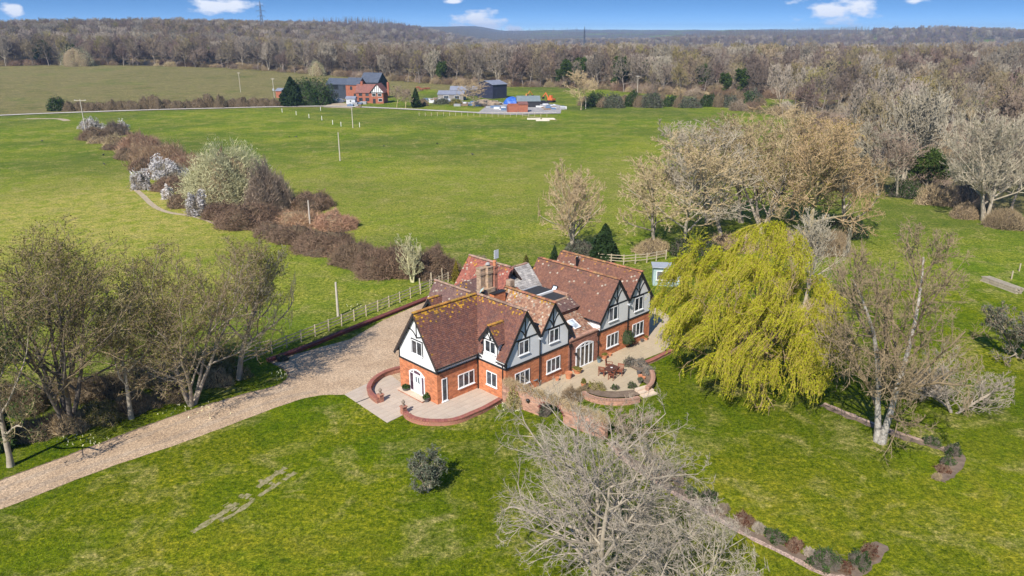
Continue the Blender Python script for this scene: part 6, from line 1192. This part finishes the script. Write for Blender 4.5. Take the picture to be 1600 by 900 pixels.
def pylon(label, px, base_y, top_y, Y, yaw, wb):
    top = zat(px, top_y, Y); b = np.array([top[0], Y, float(terr(top[0], Y))]); Hh = top[2]-b[2]; r = empty('electricity_pylon', b, yaw); tag(r, label, 'pylon'); lv = [(0, wb), (Hh*.3, wb*.62), (Hh*.55, wb*.36), (Hh*.72, wb*.24), (Hh*.86, wb*.18), (Hh, .06)]; t = .23
    for sx in (-1, 1):
        for sy in (-1, 1): MB().tube([(sx*w, sy*w, z) for z, w in lv], t, 4).build('leg', LAT, r)
    m = MB()
    for i in range(len(lv)-2):
        (z0, w0), (z1, w1) = lv[i], lv[i+1]; ns = 3 if i < 2 else 2
        for k in range(ns):
            za, zb = z0+(z1-z0)*k/ns, z0+(z1-z0)*(k+1)/ns; wa, wb_ = w0+(w1-w0)*k/ns, w0+(w1-w0)*(k+1)/ns
            for s in (-1, 1):
                for p, q in (((-wa, s*wa, za), (wb_, s*wb_, zb)), ((wa, s*wa, za), (-wb_, s*wb_, zb)), ((s*wa, -wa, za), (s*wb_, wb_, zb)), ((s*wa, wa, za), (s*wb_, -wb_, zb))): m.tube([p, q], t*.6, 3, False)
    m.build('lattice', LAT, r)
    for z, w in ((Hh*.58, 5.2), (Hh*.72, 6.4), (Hh*.86, 4.6)):
        m = MB()
        for s in (-1, 1):
            for y in (-.7, .7): m.tube([(0, y, z), (s*w, 0, z+.3)], t*.7, 3); m.tube([(0, y, z+1.6), (s*w, 0, z+.3)], t*.7, 3)
        m.build('crossarm', LAT, r)
        for s in (-1, 1): MB().tube([(s*w, 0, z+.3), (s*w, 0, z-1.9)], .13, 5).build('insulator', LAT, r)
    return r
pylon('tall lattice electricity pylon on the wooded hill at the upper left', 405.5, 44, 1, 1150, .5, 3.6); pylon('slim lattice electricity pylon above the woods in the middle distance', 913.5, 75, 41, 1450, 1.15, 3.0)

# pale blue garden room by the willow, log pile on the right lawn
PB = plain('pale_blue_boards', (.33, .43, .43), .6); gr = empty('garden_room', at(1041, 447.5), -.12); tag(gr, 'small pale blue garden room with white windows half hidden by the willow', 'garden room')
MB().box(-1.65, 0, -.1, 1.6, 2.4, 2.3).build('wall', PB, gr)
for z in np.arange(.1, 2.2, .2): MB().box(-1.67, -.02, z, 1.62, 0, z+.185).build('board', PB, gr)
MB().prism([(-1.85, -.3, 2.38), (1.8, -.3, 2.38), (1.8, 2.6, 2.2), (-1.85, 2.6, 2.2)], (0, 0, .13)).build('roof', plain('grey_felt', (.34, .36, .40), .8), gr)
for x, l in ((-1.3, 1), (-.05, 1), (.72, 1)):
    w = 1.1 if x < -1 else .68; window((x, -.02, .75), (1, 0, 0), (0, -1, 0), w, 1.2, l, True, gr, fw=.08)
lv_ = at(1593, 459)-at(1537, 438); lp = empty('log_pile', at(1565, 449), math.atan2(lv_[1], lv_[0])); tag(lp, 'long low stack of weathered timber on the right lawn', 'timber stack')
for i in range(4):
    for k in range(4): MB().box(-2.6+random.uniform(-.15, .15), -.55+k*.28, i*.17, 2.5+random.uniform(-.15, .15), -.55+k*.28+.24, i*.17+.15).build('plank', BK['pale'], lp)
for px, py in ((1580, 437), (1592, 425)): tag(MB().box(-.06, -.06, -.2, .06, .06, 1.1).build('fence_post', WOODG, None, at(px, py)), 'wooden post on the right lawn behind the timber stack, '+('nearer' if px == 1580 else 'farther')+' one', 'post')
for px, py, hh in ((1000, 449, 1.5), (691, 443, 1.6), (674, 449, 1.5), (656, 456, 1.4)): tag(MB().box(-.07, -.07, -.2, .07, .07, hh).build('fence_post', WOODG, None, at(px, py-4)), 'grey wooden post in the grass behind the house', 'post', 'wooden posts behind the house')

# ------------------------------------------------------------------ woods
WOODB = [bark('wood_bark', (.15, .12, .095), (.30, .25, .205), 1.0)]
def twigmat(nm, a, b): return mottled('wood_twig_'+nm, a, b, .35, .95, 0, .02, 3, 0, .22)
TW = [twigmat('grey', (.135, .104, .078), (.235, .188, .142)), twigmat('mauve', (.155, .108, .082), (.25, .18, .138)), twigmat('tan', (.18, .135, .078), (.29, .228, .14)), twigmat('dark', (.085, .063, .047), (.155, .12, .09)), twigmat('olive', (.175, .14, .05), (.285, .23, .095)), twigmat('pale', (.225, .188, .138), (.37, .315, .245))]
KIND = ['grey brown', 'mauve brown', 'tan', 'dark brown', 'olive tinted', 'pale grey']
protos = []
for i in range(6):
    lv = grow(800+i, 17+i % 3*1.5, 5.4+(i % 3)*.5, counts=(11, 7, 6, 6), stems=1+(i % 2), trunk=.24, twig=.10, rad=.016, ang=(54, 50, 48, 45), trop=.35)
    protos.append(tree_meshes(lv, WOODB[0] if i < 5 else BK['pale'], TW[i], 2, sides=(5, 4, 3, 3, 3), leaf=None))
# ivy clad evergreen kind
lv = grow(820, 15, 4.6, counts=(9, 6, 5, 4), twig=.08, rad=.016); protos.append(tree_meshes(lv, BK['dark'], TW[3], 2, sides=(5, 4, 3, 3, 3), leaf=(IVY, 3.0, .42, .5)))
wr = np.random.default_rng(99)
def gap(x, y): return np.sin(x/95+1.4*np.sin(y/230))*np.sin(y/80+x/420)
def candidates(Y0, Y1, dens):
    out = []; y = Y0
    a = .72; n = int(a*(Y1*Y1-Y0*Y0)*dens); yy = np.sqrt(wr.uniform(Y0*Y0, Y1*Y1, n)); xx = wr.uniform(-1, 1, n)*(a*yy+20); return np.stack([xx, yy], 1)
C1 = candidates(300, 900, 1/52.); C1 = C1[poly_mask(C1[:, 0], C1[:, 1], wood)]
# thin to a minimum spacing of about 5.5 m
cell = {}; keep = []
for i, (x, y) in enumerate(C1):
    k = (int(x//5), int(y//5))
    if any((k[0]+a, k[1]+b) in cell and (C1[cell[(k[0]+a, k[1]+b)]][0]-x)**2+(C1[cell[(k[0]+a, k[1]+b)]][1]-y)**2 < 30 for a in (-1, 0, 1) for b in (-1, 0, 1)): continue
    cell[k] = i; keep.append(i)
C1 = C1[keep]; ok = ~((C1[:, 1] > 430) & (C1[:, 0] > 110) & (gap(C1[:, 0], C1[:, 1]) > .5)); C1 = C1[ok]
edge_y = np.interp(C1[:, 0]/C1[:, 1], [w[0]/w[1] for w in WEW], [w[1] for w in WEW]); depth = C1[:, 1]-edge_y
score = C1[:, 1]*.55+np.maximum(depth, 0)*3.2+wr.uniform(0, 25, len(C1)); order = np.argsort(score); NI = 285
cnt = {}
BANDS = [(-9, 'left of the picture'), (-.64, 'behind the upper field, far left'), (-.55, 'behind the upper field, left'), (-.47, 'behind the upper field, middle'), (-.39, 'behind the upper field, right'), (-.31, 'below the tall pylon'), (-.24, 'left of the barn house'), (-.17, 'behind the barn house'), (-.11, 'behind the farm cottage'), (-.05, 'behind the cows'), (.0, 'behind the dark barn'), (.05, 'left of the slim pylon'), (.10, 'right of the slim pylon'), (.16, 'behind the far hedge, left'), (.22, 'behind the far hedge, middle'), (.28, 'behind the far hedge, right'), (.34, 'above the big bare tree group'), (.40, 'above the right thicket'), (.46, 'left of the yellow olive tree'), (.52, 'right of the yellow olive tree'), (.58, 'above the ivy tree'), (.64, 'by the right picture edge')]
region = lambda x, y: [n for u, n in BANDS if x/y >= u][-1]
for i in order[:NI]:
    x, y = C1[i]; k = int(wr.choice(7, p=[.25, .2, .16, .13, .07, .12, .07])); t, c, lf = protos[k]; s = float(wr.uniform(.78, 1.22))*(1. if x < 60 else .82)
    lab = ('low', 'middling', 'tall')[0 if s < .85 else (1 if s < 1.0 else 2)]+(' ivy clad' if k == 6 else ' bare '+KIND[k])+' tree '+('at the wood edge ' if depth[i] < 14 else 'deep in the wood ')+region(x, y)
    place_tree('woodland_tree', (t, c, lf), (float(x), float(y), float(terr(x, y))), lab, 'tree', 'trees along the front of the woods', float(wr.uniform(0, 6.28)), s)
# the woods behind read as one mass: scattered copies of the same crowns
C2 = candidates(900, 1500, 1/95.); C3 = candidates(1500, 3200, 1/330.); M = np.concatenate([C1[order[NI:]], C2, C3]); M = M[poly_mask(M[:, 0], M[:, 1], wood)]
M = M[~((M[:, 1] > 2600) & (M[:, 0]/M[:, 1] > .23) & (M[:, 0]/M[:, 1] < .45))]; M = M[((M[:, 0]+430)/170)**2+((M[:, 1]-2250)/260)**2 > 1]
M = M[~((M[:, 1] > 430) & (M[:, 0] > 110) & (gap(M[:, 0], M[:, 1]) > .45))]
def scatter(name, P, sources, label, smin, smax, seed, far=0., trunks=None):
    me = bpy.data.meshes.new(name); Z = terr(P[:, 0], P[:, 1]); me.vertices.add(len(P)); me.vertices.foreach_set('co', np.column_stack([P, Z]).astype(np.float32).ravel())
    a = me.attributes.new('kind', 'INT', 'POINT'); r = np.random.default_rng(seed); a.data.foreach_set('value', r.integers(0, len(sources), len(P)).astype(np.int32)); sz = me.attributes.new('size', 'FLOAT', 'POINT'); sz.data.foreach_set('value', (r.uniform(smin, smax, len(P))*(1+far*sst(1400, 3000, P[:, 1]))).astype(np.float32)); ro = me.attributes.new('turn', 'FLOAT', 'POINT'); ro.data.foreach_set('value', r.uniform(0, 6.28, len(P)).astype(np.float32))
    o = link(name, me); tag(o, label, 'woodland', kind='stuff')
    g = bpy.data.node_groups.new(name, 'GeometryNodeTree'); g.interface.new_socket('Geometry', in_out='INPUT', socket_type='NodeSocketGeometry'); g.interface.new_socket('Geometry', in_out='OUTPUT', socket_type='NodeSocketGeometry')
    gi, go = g.nodes.new('NodeGroupInput'), g.nodes.new('NodeGroupOutput'); j = g.nodes.new('GeometryNodeJoinGeometry'); m2p = g.nodes.new('GeometryNodeMeshToPoints'); g.links.new(gi.outputs[0], m2p.inputs['Mesh'])
    def attr(nm, ty): n = g.nodes.new('GeometryNodeInputNamedAttribute'); n.data_type = ty; n.inputs['Name'].default_value = nm; return n.outputs[0]
    for k, src in enumerate(sources):
        iop = g.nodes.new('GeometryNodeInstanceOnPoints'); oi = g.nodes.new('GeometryNodeObjectInfo'); oi.inputs['Object'].default_value = src; oi.inputs['As Instance'].default_value = True; g.links.new(m2p.outputs[0], iop.inputs['Points']); g.links.new(oi.outputs['Geometry'], iop.inputs['Instance'])
        cp = g.nodes.new('FunctionNodeCompare'); cp.data_type = 'INT'; cp.operation = 'EQUAL'; g.links.new(attr('kind', 'INT'), cp.inputs[2]); cp.inputs[3].default_value = k; g.links.new(cp.outputs[0], iop.inputs['Selection'])
        cx = g.nodes.new('ShaderNodeCombineXYZ'); g.links.new(attr('turn', 'FLOAT'), cx.inputs[2]); e2r = g.nodes.new('FunctionNodeEulerToRotation'); g.links.new(cx.outputs[0], e2r.inputs[0]); g.links.new(e2r.outputs[0], iop.inputs['Rotation']); g.links.new(attr('size', 'FLOAT'), iop.inputs['Scale']); g.links.new(iop.outputs[0], j.inputs[0])
    g.links.new(j.outputs[0], go.inputs[0]); md = o.modifiers.new('scatter', 'NODES'); md.node_group = g; return o
def first_crown(k, part): return next(o for o in bpy.data.objects if o.name.startswith(part) and o.data is protos[k][{'crown': 1, 'foliage': 2, 'trunk': 0}[part]])
srcs = [first_crown(k, 'crown') for k in (0, 1, 2, 3, 4, 5, 0, 1, 1, 0)]
scatter('woodland', M, srcs, 'far spreading bare brown woodland covering the plain and hills to the horizon', .8, 1.2, 3, .25)
# dark conifer plantations on the far hills
b = np.array([0, 0, 0]); conr = np.random.default_rng(12); n = 420; z = conr.uniform(0, 1, n)**1.2; az = conr.uniform(0, 6.28, n); f = 3.2*(1-z)**.8*np.sqrt(conr.uniform(.2, 1, n))
g = Geo(); g.add(*leaves_np(np.stack([f*np.cos(az), f*np.sin(az), z*18+.5], 1), .9, conr, .5)); cme = g.mesh('foliage', LM('far_conifer', (.010, .020, .014), (.026, .042, .026), trans=.05)); tg = Geo(); tg.add(*tubes_np(np.array([[[0, 0, -.5], [0, 0, 9.], [0, 0, 18.]]]), np.array([[.3, .2, .04]]), 5)); tme = tg.mesh('trunk', BK['dark'], True)
p = at(1000, 62); xx = .165*2100; ro = place_tree('conifer_tree', (tme, None, cme), (xx, 2100., float(terr(xx, 2100.))), 'single dark conifer on the far skyline at the left end of the plantation', 'tree'); csrc = ro.children[-1]
pts = np.concatenate([np.stack([conr.uniform(.235, .44, 2600)*2850, conr.uniform(2760, 2960, 2600)], 1), np.stack([conr.normal(-430, 80, 500), conr.normal(2280, 90, 500)], 1), np.stack([conr.uniform(-.02, .2, 500)*5200, conr.uniform(4600, 6400, 500)], 1), np.stack([conr.uniform(.30, .7, 160)*1500, conr.uniform(900, 1600, 160)], 1)])
scatter('conifer_plantation', pts, [csrc], 'dark conifer plantations on the far hilltops', .85, 1.35, 5, .6)

# brushy understorey along the foot of the wood
# scrubby thicket between the big field and the right meadow
TH_ = THICK
A_ = np.array(TH_); q = np.stack([wr.uniform(A_[:, 0].min(), A_[:, 0].max(), 900), wr.uniform(A_[:, 1].min(), A_[:, 1].max(), 900)], 1); q = q[poly_mask(q[:, 0], q[:, 1], TH_)]; sel = []
for p in q:
    if all((p[0]-a[0])**2+(p[1]-a[1])**2 > 52 for a in sel): sel.append(p)
ROWS = ['by the meadow', 'low in the thicket', 'amid the thicket', 'high in the thicket', 'far back in the thicket']; COLS_ = ['behind the big tree group', 'left of the ivy tree', 'above the ivy tree', 'left of the leaning tree', 'behind the leaning tree']
thm = [bush_mesh(900+i, 3.6, 3.2, 3.0, 1500, 1.3, .035, [BK['tan'], BK['mauve'], BK['bramble'], BK['pale'], BK['brown']][i], [CORET, CORE, CORE, CORET, CORE][i], .9, None, core=.7) for i in range(5)]
for n_, p in enumerate(sorted(sel, key=lambda a: a[1])):
    x, y = float(p[0]), float(p[1]); d_ = ROWS[min(4, int((y-125)/38))]+', '+COLS_[int(np.clip((x/y-.33)/.075, 0, 4))]; loc = (x, y, float(terr(x, y)))
    if n_ % 5 in (0, 2):
        k = (0, 5, 2, 1, 4)[n_ % 25//5]; s = float(wr.uniform(.72, 1.02)); place_tree('thicket_tree', protos[k], loc, ('small' if s < .85 else 'middling')+' bare '+KIND[k]+' tree '+d_, 'tree', 'trees of the right thicket', float(wr.uniform(0, 6)), s)
    else:
        k = n_ % 5 if n_ % 2 else int(wr.integers(0, 5)); z = float(wr.uniform(.7, 1.5)); place_bush('thicket_bush', thm[k], loc, ('low' if z < 1 else 'tall')+' '+['tan', 'mauve', 'red brown', 'pale', 'dark brown'][k]+' bush '+d_, 'bush', 'bushes of the right thicket', float(wr.uniform(0, 6)), (1.25, 1.25, z*1.2))

ue = wr.random(620); eu = np.interp(ue, np.linspace(0, 1, len(WEW)-4), [w[0]/w[1] for w in WEW[1:-3]]); ey = np.interp(eu, [w[0]/w[1] for w in WEW], [w[1] for w in WEW])+wr.uniform(1, 42, 620); UP = np.stack([eu*ey, ey], 1)
tw_src = [next(o for o in bpy.data.objects if o.data is thm[k][0]) for k in (0, 1, 2, 4)]
scatter('woodland_undergrowth', UP, tw_src, 'brushy brown understorey along the foot of the far woods', .7, 1.5, 8)

# ------------------------------------------------------------------ rough grass on the nearer lawns
gr_ = np.random.default_rng(21); n = 85000; yy = 29+46*gr_.random(n)**1.3; xx = gr_.uniform(-1, 1, n)*(.72*yy+4)
no = [[tuple(p) for p in dl]+[tuple(p) for p in yard]+back+[tuple(at(600, 600, 0)[:2])]+[tuple(p) for p in dr], [hw(*q) for q in patio_poly], [hw(*q) for q in terrace_poly], [hw(*q) for q in ((-.8, -4.2), (26, -4.2), (26, 14), (-.8, 7))]]
okm = np.ones(n, bool)
for q in no: okm &= ~poly_mask(xx, yy, q)
for pts_, w in ((bedl, .55), (bedu, .5)):
    c = np.array([hw(*q) for q in smooth_path(pts_, 6)]); okm &= (((xx[:, None]-c[None, :, 0])**2+(yy[:, None]-c[None, :, 1])**2).min(1) > w*w)
xx, yy = xx[okm], yy[okm]; n = len(xx); h = gr_.uniform(.03, .11, n); clump = np.sin(xx*1.7+np.sin(yy*1.1)*2)*np.sin(yy*2.1+np.sin(xx*.9)*2); h *= 1+.6*clump; h = np.maximum(h, .025); az = gr_.uniform(0, 6.28, n); w_ = gr_.uniform(.018, .04, n); lean = gr_.normal(0, .05, (n, 2))
V = np.stack([np.stack([xx-np.cos(az)*w_, yy-np.sin(az)*w_, np.zeros(n)-.01], 1), np.stack([xx+np.cos(az)*w_, yy+np.sin(az)*w_, np.zeros(n)-.01], 1), np.stack([xx+lean[:, 0], yy+lean[:, 1], h], 1)], 1).reshape(-1, 3)
tag(link('grass', make_mesh('grass', V, np.arange(3*n).reshape(-1, 3), LM('grass_blade', (.045, .078, .003), (.27, .275, .022), scale=1.3, trans=.35, rand=0), uv=False)), 'short green grass of the lawns round the house', 'grass', kind='stuff')

# ------------------------------------------------------------------ haze in the air
m = bpy.data.materials.new('haze'); m.use_nodes = True; t = m.node_tree; t.nodes.clear(); pv = N(t, 'ShaderNodeVolumePrincipled'); pv.inputs['Density'].default_value = .00010; pv.inputs['Color'].default_value = (.36, .58, .95, 1); pv.inputs['Anisotropy'].default_value = 0; mo = N(t, 'ShaderNodeOutputMaterial'); t.links.new(pv.outputs[0], mo.inputs['Volume'])
zmin = float(GZ.min())-1.; zmax = float(max(GZ.max(), 80))+30; hz_ = MB().box(-9500, -2700, zmin, 9500, 12500, zmax).build('haze', m); tag(hz_, 'faint blue haze in the air over the whole landscape', 'haze', kind='stuff')

if __name__ == '__main__': print('TRIS', sum(sum(len(p.vertices)-2 for p in m.polygons) if len(m.polygons) < 20000 else len(m.loops)-2*len(m.polygons) for m in bpy.data.meshes))
